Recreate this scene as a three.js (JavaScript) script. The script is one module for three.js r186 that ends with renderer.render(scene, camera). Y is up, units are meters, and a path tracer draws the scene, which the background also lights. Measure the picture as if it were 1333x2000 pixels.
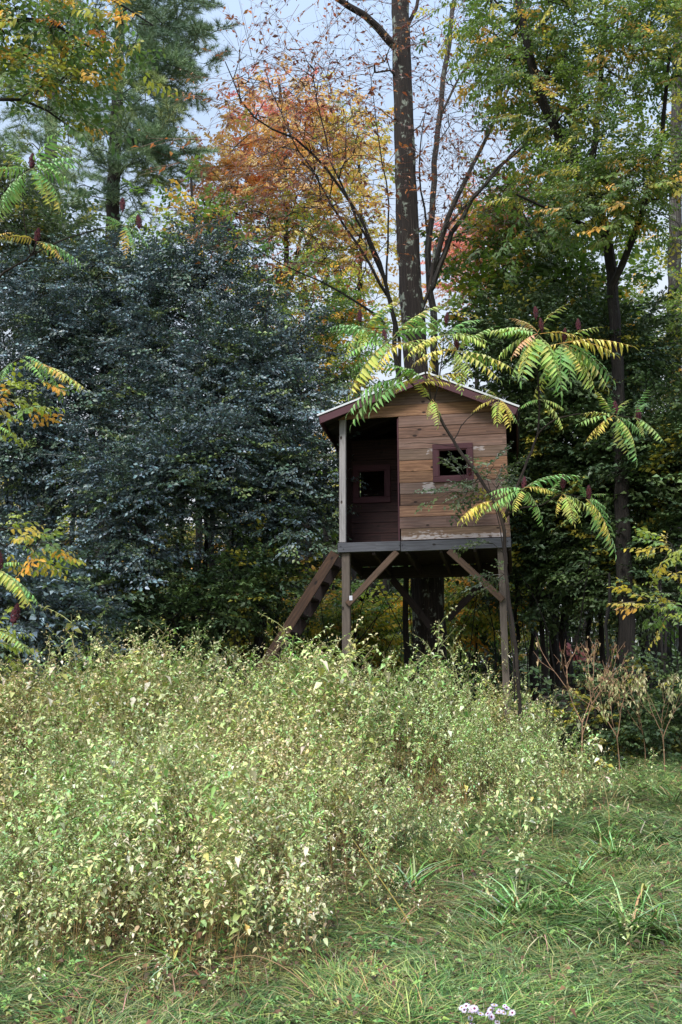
import * as THREE from 'three';
import { mergeGeometries } from 'three/addons/utils/BufferGeometryUtils.js';
import { RoundedBoxGeometry } from 'three/addons/geometries/RoundedBoxGeometry.js';
import { ImprovedNoise } from 'three/addons/math/ImprovedNoise.js';

// ------------------------------------------------------------------ camera, sky, sun, exposure
const scene = new THREE.Scene();
const TILT = THREE.MathUtils.degToRad(12.5), FPX = 1945, EYE = 1.5;
const camera = new THREE.PerspectiveCamera(2 * Math.atan(1000 / FPX) * 180 / Math.PI, 682 / 1024, 0.1, 1000);
camera.position.set(0, EYE, 0);
camera.rotation.set(TILT, 0, 0);

const perlin = new ImprovedNoise();
const noise3 = (x, y, z) => perlin.noise(x, y, z);
const fbm = (x, y, z, o = 4) => { let s = 0, a = 0.5; for (let i = 0; i < o; i++, a *= 0.5) { s += a * perlin.noise(x, y, z); x *= 2.03; y *= 2.03; z *= 2.03; } return s; };
const clamp = (x, a = 0, b = 1) => Math.min(b, Math.max(a, x));
const lerp = (a, b, t) => a + (b - a) * t;
const sstep = (a, b, x) => { const t = clamp((x - a) / (b - a)); return t * t * (3 - 2 * t); };

{ // pale morning overcast: bluish overhead, whiter towards the horizon, soft cloud mottling
  const W = 512, H = 256, data = new Float32Array(W * H * 4);
  const hor = [0.98, 1.02, 1.08], top = [0.53, 0.72, 1.02], K = 1 / 2.7;
  for (let r = 0; r < H; r++) for (let c = 0; c < W; c++) {
    const el = ((r + 0.5) / H - 0.5) * Math.PI, az = (c / W) * 2 * Math.PI, y = Math.sin(el), x = Math.cos(el) * Math.cos(az), z = Math.cos(el) * Math.sin(az);
    const t = sstep(0.15, 0.72, y), cl = fbm(x * 2.2, y * 4, z * 2.2, 4) * 0.55;
    for (let k = 0; k < 3; k++) {
      const v = lerp(hor[k], top[k], clamp(t - cl * 0.6)) * K * (1 + 0.5 * sstep(0.5, 1, y));   // an overcast sky is brightest overhead
      data[(r * W + c) * 4 + k] = y < -0.02 ? 0.1 : v;
    }
    data[(r * W + c) * 4 + 3] = 1;
  }
  const sky = new THREE.DataTexture(data, W, H, THREE.RGBAFormat, THREE.FloatType);
  sky.mapping = THREE.EquirectangularReflectionMapping; sky.magFilter = THREE.LinearFilter; sky.needsUpdate = true;
  scene.background = sky; scene.environment = sky;
}
const sun = new THREE.DirectionalLight(new THREE.Color(1, 0.965, 0.9), 1.5);
sun.position.set(-8, 24, 10); sun.target.position.set(0, 1, -8);
sun.castShadow = true; sun.shadow.radius = 40; sun.shadow.mapSize.set(2048, 2048);
Object.assign(sun.shadow.camera, { left: -35, right: 35, top: 35, bottom: -35, near: 1, far: 90 });
scene.add(sun, sun.target);
const renderer = new THREE.WebGLRenderer({ antialias: true });
renderer.toneMapping = THREE.LinearToneMapping;
renderer.toneMappingExposure = 2.7;
renderer.shadowMap.enabled = true;

// ------------------------------------------------------------------ helpers
function rngOf(seed) { let s = seed >>> 0; return () => { s = (s + 0x6D2B79F5) | 0; let t = Math.imul(s ^ (s >>> 15), 1 | s); t = (t + Math.imul(t ^ (t >>> 7), 61 | t)) ^ t; return ((t ^ (t >>> 14)) >>> 0) / 4294967296; }; }
const V = (x, y, z) => new THREE.Vector3(x, y, z);
const CT = Math.cos(TILT), ST = Math.sin(TILT);
function at(px, py, d) { // the place seen at a spot of the photograph, d metres away along the ground
  const vx = (px - 666.5) / FPX, vy = (1000 - py) / FPX, k = d / (CT - vy * ST);
  return V(vx * k, EYE + (vy * CT + ST) * k, -d);
}
function seenAt(p) { const y = p.y - EYE, d = -p.z, zc = d * CT + y * ST; return [666.5 + FPX * p.x / zc, 1000 - FPX * (y * CT - d * ST) / zc]; }
const HP = [[-400, 0], [0, 0], [4, 0.05], [5, 0.15], [6, 0.30], [7, 0.48], [8, 0.69], [9, 0.92], [10, 1.12], [11, 1.29], [12, 1.40], [14, 1.47], [20, 1.5], [400, 1.5]];
function ground(x, z) {
  const d = -z; let i = 1; while (i < HP.length - 1 && d > HP[i][0]) i++;
  const [d0, h0] = HP[i - 1], [d1, h1] = HP[i];
  return lerp(h0, h1, clamp((d - d0) / (d1 - d0))) + 0.05 * fbm(x * 0.6, 3.1, z * 0.6, 3) + 0.02 * noise3(x * 2.3, 7, z * 2.3);
}
function groundSeen(px, py) { let d = 3; for (; d < 40; d += 0.02) { const p = at(px, py, d); if (p.y <= ground(p.x, p.z)) break; } const p = at(px, py, d); p.y = ground(p.x, p.z); return p; }
const names = new Map();
function numbered(n) { const k = names.get(n) ?? 0; names.set(n, k + 1); return k ? `${n}_${String(k).padStart(3, '0')}` : n; }
function tag(o, label, category, group, kind) { if (label) o.userData.label = label; if (category) o.userData.category = category; if (group) o.userData.group = group; if (kind) o.userData.kind = kind; return o; }
function thing(name, label, category, pos, group) { const g = new THREE.Group(); g.name = numbered(name); g.position.copy(pos); scene.add(g); return tag(g, label, category, group); }
function mesh(name, geo, mat, parent, kind) { const m = new THREE.Mesh(geo, mat); m.name = name; m.castShadow = m.receiveShadow = true; if (kind) m.userData.kind = kind; parent.add(m); return m; }
const col = (h) => new THREE.Color(h);

class MB { // collects triangles
  constructor() { this.p = []; this.c = []; this.u = []; this.i = []; this.n = 0; }
  v(x, y, z, r = 1, g = 1, b = 1, s = 0, t = 0) { this.p.push(x, y, z); this.c.push(r, g, b); this.u.push(s, t); return this.n++; }
  t(a, b, c) { this.i.push(a, b, c); }
  tube(pts, rad, sides, color = [1, 1, 1], wob = 0) {
    let len = 0, prev = null; const rings = [];
    const up = V(0.31, 0.2, 0.93).normalize(), dir = V(0, 0, 0), a = V(0, 0, 0), b = V(0, 0, 0);
    for (let k = 0; k < pts.length; k++) {
      const p = pts[k]; dir.copy(pts[Math.min(k + 1, pts.length - 1)]).sub(pts[Math.max(k - 1, 0)]).normalize();
      if (k === 0) { a.copy(up).cross(dir); if (a.lengthSq() < 0.01) a.set(1, 0, 0).cross(dir); a.normalize(); } else { a.addScaledVector(dir, -a.dot(dir)).normalize(); }
      b.copy(dir).cross(a);
      if (k) len += p.distanceTo(prev); prev = p;
      const ring = [];
      for (let s = 0; s <= sides; s++) {
        const q = (s % sides) / sides * Math.PI * 2, cs = Math.cos(q), sn = Math.sin(q);
        const r = rad[k] * (1 + (wob ? wob * noise3(cs * 1.6, sn * 1.6 + 5, len * 1.3) + wob * 0.5 * noise3(cs * 4, sn * 4, len * 0.6 + 9) : 0));
        ring.push(this.v(p.x + (a.x * cs + b.x * sn) * r, p.y + (a.y * cs + b.y * sn) * r, p.z + (a.z * cs + b.z * sn) * r, ...color, s / sides * Math.max(0.12, Math.round(rad[0] * 6.28 / 0.12) * 0.12), len));
      }
      rings.push(ring);
    }
    for (let k = 1; k < rings.length; k++) for (let s = 0; s < sides; s++) { const A = rings[k - 1], B = rings[k]; this.t(A[s], A[s + 1], B[s]); this.t(A[s + 1], B[s + 1], B[s]); }
  }
  // a folded leaf: base o, direction d, normal n
  leaf(o, d, n, L, W, c, fold = 0.18, droop = 0.15, full = false) {
    const s = V(0, 0, 0).crossVectors(d, n).normalize(), P = (t, w, h) => this.v(o.x + d.x * L * t + s.x * W * w + n.x * h * L, o.y + d.y * L * t + s.y * W * w + n.y * h * L, o.z + d.z * L * t + s.z * W * w + n.z * h * L, c[0], c[1], c[2], t, w + 0.5);
    const B = P(0, 0, 0), f = fold * W / L;
    if (!full) {
      const M = P(0.45, 0, -0.05 * droop), l = P(0.42, -0.5, f), r = P(0.42, 0.5, f), T = P(1, 0, -droop);
      this.t(B, M, l); this.t(B, r, M); this.t(M, T, l); this.t(M, r, T);
    } else {
      const m1 = P(0.3, 0, 0.01), m2 = P(0.68, 0, -0.35 * droop), T = P(1, 0, -droop), l1 = P(0.24, -0.44, f), l2 = P(0.62, -0.38, f * 0.8 - 0.3 * droop), r1 = P(0.24, 0.44, f), r2 = P(0.62, 0.38, f * 0.8 - 0.3 * droop);
      this.t(B, m1, l1); this.t(B, r1, m1); this.t(l1, m1, l2); this.t(m1, m2, l2); this.t(m1, r1, m2); this.t(r1, r2, m2); this.t(l2, m2, T); this.t(m2, r2, T);
    }
  }
  lobed(o, d, n, L, c, droop = 0.2) { // a maple leaf
    const s = V(0, 0, 0).crossVectors(d, n).normalize(), P = (t, w, h) => this.v(o.x + d.x * L * t + s.x * L * w + n.x * h * L, o.y + d.y * L * t + s.y * L * w + n.y * h * L, o.z + d.z * L * t + s.z * L * w + n.z * h * L, c[0], c[1], c[2], t, w + 0.5);
    const C = P(0.38, 0, 0.03), o2 = [[0, 0, 0], [0.1, -0.3, 0], [0.42, -0.55, -droop * 0.6], [0.5, -0.2, 0], [1, 0, -droop], [0.5, 0.2, 0], [0.42, 0.55, -droop * 0.6], [0.1, 0.3, 0]].map((q) => P(...q));
    for (let k = 0; k < 8; k++) this.t(C, o2[(k + 1) % 8], o2[k]);
  }
  build() {
    const g = new THREE.BufferGeometry();
    g.setAttribute('position', new THREE.Float32BufferAttribute(this.p, 3));
    g.setAttribute('color', new THREE.Float32BufferAttribute(this.c, 3));
    g.setAttribute('uv', new THREE.Float32BufferAttribute(this.u, 2));
    g.setIndex(this.i); g.computeVertexNormals(); return g;
  }
}
function texture(w, h, fn, srgb = true) {
  const d = new Uint8Array(w * h * 4);
  for (let y = 0; y < h; y++) for (let x = 0; x < w; x++) { const c = fn(x / w, y / h, x, y), o = (y * w + x) * 4; for (let k = 0; k < 3; k++) d[o + k] = clamp(c[Math.min(k, c.length - 1)]) * 255; d[o + 3] = 255; }
  const t = new THREE.DataTexture(d, w, h); t.wrapS = t.wrapT = THREE.RepeatWrapping; t.magFilter = THREE.LinearFilter; t.minFilter = THREE.LinearFilter;
  if (srgb) t.colorSpace = THREE.SRGBColorSpace; t.needsUpdate = true; return t;
}
const mix3 = (a, b, t) => [lerp(a[0], b[0], t), lerp(a[1], b[1], t), lerp(a[2], b[2], t)];
const hex3 = (h) => [(h >> 16 & 255) / 255, (h >> 8 & 255) / 255, (h & 255) / 255];
// noise that closes on itself over u
const ring = (u, v, fu, fv, o = 3, z = 0) => fbm(Math.cos(u * 6.2832) * fu, Math.sin(u * 6.2832) * fu + z, v * fv, o);

// ------------------------------------------------------------------ materials
function woodTex(seed, light, dark, knots, patches = [], weather = 0) {
  const R = rngOf(seed), ks = []; for (let k = 0; k < knots; k++) ks.push([0.06 + 0.88 * R(), 0.15 + 0.7 * R(), 0.010 + 0.008 * R()]);
  const a = hex3(light), b = hex3(dark), wht = [0.78, 0.77, 0.80], gry = hex3(0x8d878a), s = seed * 3.7;
  return texture(1024, 128, (u, v) => {   // 1.6 m long, 0.2 m high
    let warp = 0.35 * fbm(u * 5 + s, v * 1.4, s, 3), kn = 0;
    for (const [ku, kv, kr] of ks) { const du = (u - ku) * 1.6, dv = (v - kv) * 0.2, q = Math.hypot(du * 0.55, dv); warp += 0.5 * Math.exp(-q * q / (kr * kr * 7)) * Math.sign(dv || 1); kn = Math.max(kn, sstep(kr * 1.1, kr * 0.55, q)); }
    const y = v * 7 + warp * 2.2, g = 0.5 + 0.5 * Math.sin(y * 5.2 + 2 * fbm(u * 4, y, s, 2)), fine = fbm(u * 12 + s, v * 95 + warp * 14, s, 3);
    let c = mix3(a, b, clamp(0.30 + 0.3 * g + fine * 0.75 + 0.5 * fbm(u * 7 + s, v * 2.5, 3, 3)));
    if (weather) c = mix3(c, gry, clamp(weather * (0.55 + 1.5 * fbm(u * 3 + s, v * 12, 8, 4))));
    const crack = fbm(u * 5 + s, v * 60, s + 20, 2); if (crack > 0.30) c = mix3(c, [0.07, 0.05, 0.05], clamp((crack - 0.3) * 7));
    c = mix3(c, [0.13, 0.075, 0.06], kn * 0.85);
    for (const [u0, u1, v0, v1, st] of patches) {
      const e = Math.min(sstep(u0 - 0.02, u0 + 0.02, u), sstep(u1 + 0.02, u1 - 0.02, u), sstep(v0 - 0.15, v0 + 0.1, v), sstep(v1 + 0.15, v1 - 0.1, v));
      const q = e + fbm(u * 26 + s, v * 9, 4, 4) * 1.5 + fine * 0.9 - (1 - st);
      if (e > 0.02) c = mix3(c, wht, clamp(sstep(0.35, 0.62, q)) * 0.85);
    }
    return c;
  });
}
const wood = (t, tint = 0xffffff, rough = 0.82) => new THREE.MeshStandardMaterial({ map: t, color: col(tint), roughness: rough, bumpMap: t, bumpScale: 0.006 });
const TX = { a: woodTex(1, 0xa78a74, 0x57433a, 4), b: woodTex(2, 0x9a7d6c, 0x4e3e38, 3, [], 0.25), c: woodTex(3, 0xb49478, 0x6a503e, 5, [], 0.12), d: woodTex(4, 0x927a70, 0x4e3e3a, 2, [], 0.35),
  bottom: woodTex(5, 0x98806c, 0x5e4b40, 2, [[0, 0.72, -0.3, 0.4, 0.78], [0.05, 0.3, 0, 0.7, 0.35]], 0.1), beside: woodTex(6, 0x9a8278, 0x5e4d47, 2, [[0.155, 0.25, 0, 0.95, 0.7], [0.3, 0.42, 0.5, 1, 0.35]], 0.2), above: woodTex(7, 0x9a8272, 0x5e4d42, 1, [[0.43, 0.55, 0.5, 1, 0.5]], 0.2),
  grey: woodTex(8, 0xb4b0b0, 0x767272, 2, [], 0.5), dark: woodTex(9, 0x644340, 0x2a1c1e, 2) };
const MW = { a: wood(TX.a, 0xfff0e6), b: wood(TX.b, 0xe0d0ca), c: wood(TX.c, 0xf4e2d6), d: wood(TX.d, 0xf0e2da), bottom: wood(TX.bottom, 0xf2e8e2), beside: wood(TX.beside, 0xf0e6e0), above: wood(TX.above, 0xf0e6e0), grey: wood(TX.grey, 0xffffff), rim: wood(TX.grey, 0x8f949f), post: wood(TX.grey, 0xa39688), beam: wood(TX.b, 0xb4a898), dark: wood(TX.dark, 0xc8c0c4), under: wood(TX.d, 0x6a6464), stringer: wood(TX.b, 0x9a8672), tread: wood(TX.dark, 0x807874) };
const redTex = texture(256, 256, (u, v) => { const n = fbm(u * 8, v * 40, 1, 4), w = fbm(u * 14, v * 14, 5, 4); return mix3(mix3([0.34, 0.165, 0.205], [0.26, 0.125, 0.16], clamp(0.5 + n * 1.2)), [0.4, 0.28, 0.29], clamp((w - 0.25) * 2.5)); });
const redPaint = new THREE.MeshStandardMaterial({ map: redTex, roughness: 0.7, bumpMap: redTex, bumpScale: 0.001 });
const metalEdge = new THREE.MeshStandardMaterial({ color: new THREE.Color(0.62, 0.63, 0.66), roughness: 0.45, metalness: 0.1 });
const roofMat = new THREE.MeshStandardMaterial({ map: texture(256, 256, (u, v) => { const n = fbm(u * 30, v * 30, 2, 4); return mix3([0.17, 0.16, 0.16], [0.3, 0.28, 0.27], clamp(0.5 + n)); }), roughness: 0.95 });

function barkTex(seed, dark, light, lichen, lichenAmt, fur) {
  const a = hex3(dark), b = hex3(light), l = hex3(lichen);
  const f = (u, v) => { const w = 0.25 * ring(u, v, 1.2, 3, 3, seed); return 1 - Math.abs(ring(u + w * 0.1, v, fur, 2.6, 4, seed)) * 2.6; };
  const map = texture(512, 512, (u, v) => {
    const r = clamp(f(u, v)), p = fbm(u * 6 + seed, v * 14, seed, 5) + 0.4 * fbm(u * 30, v * 60, seed + 3, 3), q = 0.45 * fbm(u * 2, v * 3, seed + 9, 2);
    let c = mix3(b, a, r * 0.85 + 0.15 * fbm(u * 40, v * 90, 1, 2));
    return mix3(c, l, lichenAmt * clamp(sstep(0.12, 0.3, p + q)));
  });
  const bump = texture(512, 512, (u, v) => [1 - clamp(f(u, v)) * 0.9 + 0.15 * fbm(u * 40, v * 60, 2, 2)], false);
  for (const t of [map, bump]) t.repeat.set(1, 0.45);
  return new THREE.MeshStandardMaterial({ map, bumpMap: bump, bumpScale: 0.02, roughness: 0.95 });
}
const barkBig = barkTex(1, 0x241e1b, 0x4c423c, 0x9ca698, 0.9, 5), barkDark = barkTex(2, 0x1e1a18, 0x403832, 0x5f6a58, 0.3, 4), barkGrey = barkTex(3, 0x3a3634, 0x67615c, 0x8f998a, 0.6, 3), barkSumac = barkTex(4, 0x1f1815, 0x3c312b, 0x5a5a4c, 0.2, 3);
barkDark.map.repeat.set(2, 0.6); barkDark.bumpMap.repeat.set(2, 0.6);
const leafMat = (rough, trans) => new THREE.MeshPhysicalMaterial({ vertexColors: true, side: THREE.DoubleSide, roughness: rough, ...(trans ? { transmission: trans, thickness: 0 } : {}) });
const LM = { soft: leafMat(1, 0.5), waxy: leafMat(0.36, 0), gloss: leafMat(0.5, 0), grass: leafMat(0.65, 0), needle: leafMat(0.6, 0), matt: leafMat(0.9, 0), weed: leafMat(0.62, 0) };
const stemMat = new THREE.MeshStandardMaterial({ vertexColors: true, roughness: 0.9 });

// ------------------------------------------------------------------ ground
{
  const axis = (stops) => { const o = []; for (const [a, b, s] of stops) for (let x = a; x < b - 1e-6; x += s) o.push(x); o.push(stops.at(-1)[1]); return o; };
  const xs = axis([[-300, -40, 20], [-40, -12, 2], [-12, 12, 0.2], [12, 40, 2], [40, 300, 20]]), zs = axis([[-300, -40, 20], [-40, -16, 1.5], [-16, -3, 0.2], [-3, 20, 1.5], [20, 120, 20]]);
  const m = new MB(), litter = [0.62, 0.48, 0.38], turf = [0.75, 0.85, 0.62], thatch = [1.15, 0.95, 0.75];
  for (const z of zs) for (const x of xs) {
    const f = sstep(-10.8, -12.2, z), n = clamp(0.5 + 1.6 * fbm(x * 0.7, 1, z * 0.7, 3)), c = mix3(mix3(turf, thatch, n), litter, f);
    m.v(x, ground(x, z), z, ...c, x, z);
  }
  const W = xs.length; for (let j = 1; j < zs.length; j++) for (let i = 1; i < W; i++) { const a = (j - 1) * W + i - 1; m.t(a, a + W, a + 1); m.t(a + 1, a + W, a + W + 1); }
  const t = texture(1024, 1024, (u, v) => {
    const tile = (fx, z) => fbm(Math.cos(u * 6.2832) * fx + 20, Math.sin(u * 6.2832) * fx + Math.cos(v * 6.2832) * fx, Math.sin(v * 6.2832) * fx + z, 5);
    const n = tile(3, 1), q = tile(9, 7); return mix3(mix3([0.20, 0.17, 0.11], [0.36, 0.31, 0.2], clamp(0.5 + n)), [0.22, 0.27, 0.12], clamp(0.3 + q * 1.6));
  });
  t.repeat.set(0.5, 0.5);
  const g = mesh('ground', m.build(), new THREE.MeshStandardMaterial({ map: t, vertexColors: true, roughness: 1, bumpMap: t, bumpScale: 0.03 }), scene); g.userData.kind = 'structure';
  g.userData.label = 'grassy ground rising from the lawn to the shaded forest floor';
}

// ------------------------------------------------------------------ leaf sprays: a twig along +z with its leaves
function spray({ n, L, size, asp = 0.6, type = 'ovate', wide = 0.6, tiltR = 0.7, droop = 0.2, hang = 0, seed = 1, full = false, tw = 0.004, side = 3, vary = 0.28, forks = 2 }) {
  const R = rngOf(seed), m = new MB(), tc = [0.35, 0.28, 0.22], ax = [];
  const twig = (o, d, len, r, lev) => {
    const pts = [], k = 4; let p = o.clone(), q = d.clone();
    for (let i = 0; i <= k; i++) { pts.push(p.clone()); q.add(V((R() - 0.5) * 0.3, (R() - 0.5) * 0.2 - 0.03, (R() - 0.5) * 0.2)).normalize(); p = p.clone().addScaledVector(q, len / k); }
    m.tube(pts, pts.map((_, i) => r * (1 - 0.7 * i / k)), 3, tc); ax.push([pts, len]);
    if (lev) for (let f = 0; f < forks; f++) { const i = 1 + Math.floor(R() * 2.5), sg = f % 2 ? 1 : -1; twig(pts[i], d.clone().multiplyScalar(0.75).add(V(sg * wide * (0.6 + 0.5 * R()), (R() - 0.5) * 0.3, 0)).normalize(), len * (0.45 + 0.25 * R()), r * 0.7, lev - 1); }
  };
  twig(V(0, 0, 0), V(0, 0, 1), L, tw, 1);
  const tot = ax.reduce((a, b) => a + b[1], 0);
  for (const [pts, len] of ax) for (let k = 0, c = Math.max(2, Math.round(n * len / tot)); k < c; k++) {
    const t = 0.12 + 0.88 * (k + R() * 0.7) / c, i = Math.min(pts.length - 2, Math.floor(t * (pts.length - 1))), o = pts[i].clone().lerp(pts[i + 1], t * (pts.length - 1) - i), ad = pts[i + 1].clone().sub(pts[i]).normalize();
    const sg = k % 2 ? 1 : -1, d = ad.clone().multiplyScalar(0.5 + 0.4 * R()).add(V(sg * (0.5 + 0.5 * R()), (R() - 0.5) * 0.5 - hang * (0.4 + R()), (R() - 0.5) * 0.3)).normalize();
    const nn = V((R() - 0.5) * 2 * tiltR, 1, (R() - 0.5) * 2 * tiltR); nn.addScaledVector(d, -nn.dot(d)).normalize();
    const s = size * (0.65 + 0.6 * R()), l = 1 + (R() - 0.5) * 2 * vary, c3 = [l * (1 + (R() - 0.5) * vary), l, l * (1 + (R() - 0.5) * vary)];
    o.addScaledVector(d, size * 0.25);
    if (type === 'maple') m.lobed(o, d, nn, s, c3, droop * (0.5 + R())); else m.leaf(o, d, nn, s, s * asp, c3, 0.1 + 0.25 * R(), droop * (0.4 + R()), full);
  }
  return m.build();
}
function needleSpray(seed, L, n, nl) {
  const R = rngOf(seed), m = new MB(), tufts = [];
  const twig = (o, d, len) => { const e = o.clone().addScaledVector(d, len); m.tube([o, e], [0.006, 0.002], 3, [0.5, 0.4, 0.3]); for (let k = 0; k < 5; k++) tufts.push([o.clone().lerp(e, 0.35 + 0.65 * k / 4), d]); };
  twig(V(0, 0, 0), V(0, 0, 1), L);
  for (let k = 0; k < 4; k++) twig(V(0, 0, L * (0.25 + 0.17 * k)), V((k % 2 ? 1 : -1) * 0.75, 0.15 * R(), 0.7).normalize(), L * 0.5);
  for (const [o, d] of tufts) for (let k = 0; k < n; k++) {
    const q = d.clone().multiplyScalar(0.55).add(V(R() - 0.5, R() - 0.35, R() - 0.5).multiplyScalar(1.5)).normalize(), s = V(R() - 0.5, R() - 0.5, R() - 0.5).cross(q).normalize().multiplyScalar(0.0035), l = nl * (0.7 + 0.5 * R()), c = 0.7 + 0.6 * R();
    const a = m.v(o.x + s.x, o.y + s.y, o.z + s.z, c, c, c), b = m.v(o.x - s.x, o.y - s.y, o.z - s.z, c, c, c), e = m.v(o.x + q.x * l, o.y + q.y * l, o.z + q.z * l, c, c, c); m.t(a, b, e);
  }
  return m.build();
}
const SP = {
  small: [11, 12, 13].map((s) => spray({ n: 36, L: 0.34, size: 0.048, asp: 0.64, seed: s, tiltR: 1.3, wide: 0.9, forks: 4, vary: 0.35 })),
  ovate: [21, 22].map((s) => spray({ n: 20, L: 0.42, size: 0.085, asp: 0.55, seed: s, tiltR: 0.8, hang: 0.35, full: true })),
  maple: [31, 32].map((s) => spray({ n: 17, L: 0.42, size: 0.1, type: 'maple', seed: s, tiltR: 0.7, hang: 0.25 })),
  fine: [41, 42].map((s) => spray({ n: 26, L: 0.5, size: 0.075, asp: 0.6, seed: s, tiltR: 0.9 })),
  far: [51, 52].map((s) => spray({ n: 40, L: 0.9, size: 0.13, asp: 0.7, seed: s, tiltR: 0.9, tw: 0.008 })),
  bare: [61, 62].map((s) => spray({ n: 5, L: 0.75, size: 0.075, asp: 0.42, seed: s, tiltR: 1, hang: 0.4, tw: 0.004, forks: 3 })),
  pine: [71, 72].map((s) => needleSpray(s, 0.42, 16, 0.12)),
};
const UP = V(0, 1, 0);
function setInst(im, k, p, dir, roll, s, c) {
  const z = dir.clone().normalize(), x = V(0, 0, 0).crossVectors(UP, z); if (x.lengthSq() < 1e-4) x.set(1, 0, 0); x.normalize(); const y = V(0, 0, 0).crossVectors(z, x);
  const cr = Math.cos(roll), sr = Math.sin(roll), x2 = x.clone().multiplyScalar(cr).addScaledVector(y, sr), y2 = V(0, 0, 0).crossVectors(z, x2);
  im.setMatrixAt(k, new THREE.Matrix4().makeBasis(x2.multiplyScalar(s), y2.multiplyScalar(s), z.multiplyScalar(s)).setPosition(p)); if (c) im.setColorAt(k, c);
}
function instances(name, geos, mat, list, parent) { // list of [pos, dir, roll, scale, colour]
  geos.forEach((g, j) => {
    const part = list.filter((_, k) => k % geos.length === j); if (!part.length) return;
    const im = new THREE.InstancedMesh(g, mat, part.length); im.name = name; im.castShadow = im.receiveShadow = true; im.userData.kind = 'stuff';
    part.forEach((a, k) => setInst(im, k, ...a)); parent.add(im);
  });
}
function palette(list, k = 1.5) { const cs = list.map(([h, w]) => { const c = col(h).multiplyScalar(k); c.r = Math.min(c.r, 0.9); c.g = Math.min(c.g, 0.85); return [c, w]; }), tot = list.reduce((a, b) => a + b[1], 0); return (R) => { let t = R() * tot; for (const [c, w] of cs) { t -= w; if (t <= 0) return c.clone().multiplyScalar(0.75 + 0.5 * R()); } return cs[0][0].clone(); }; }

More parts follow.
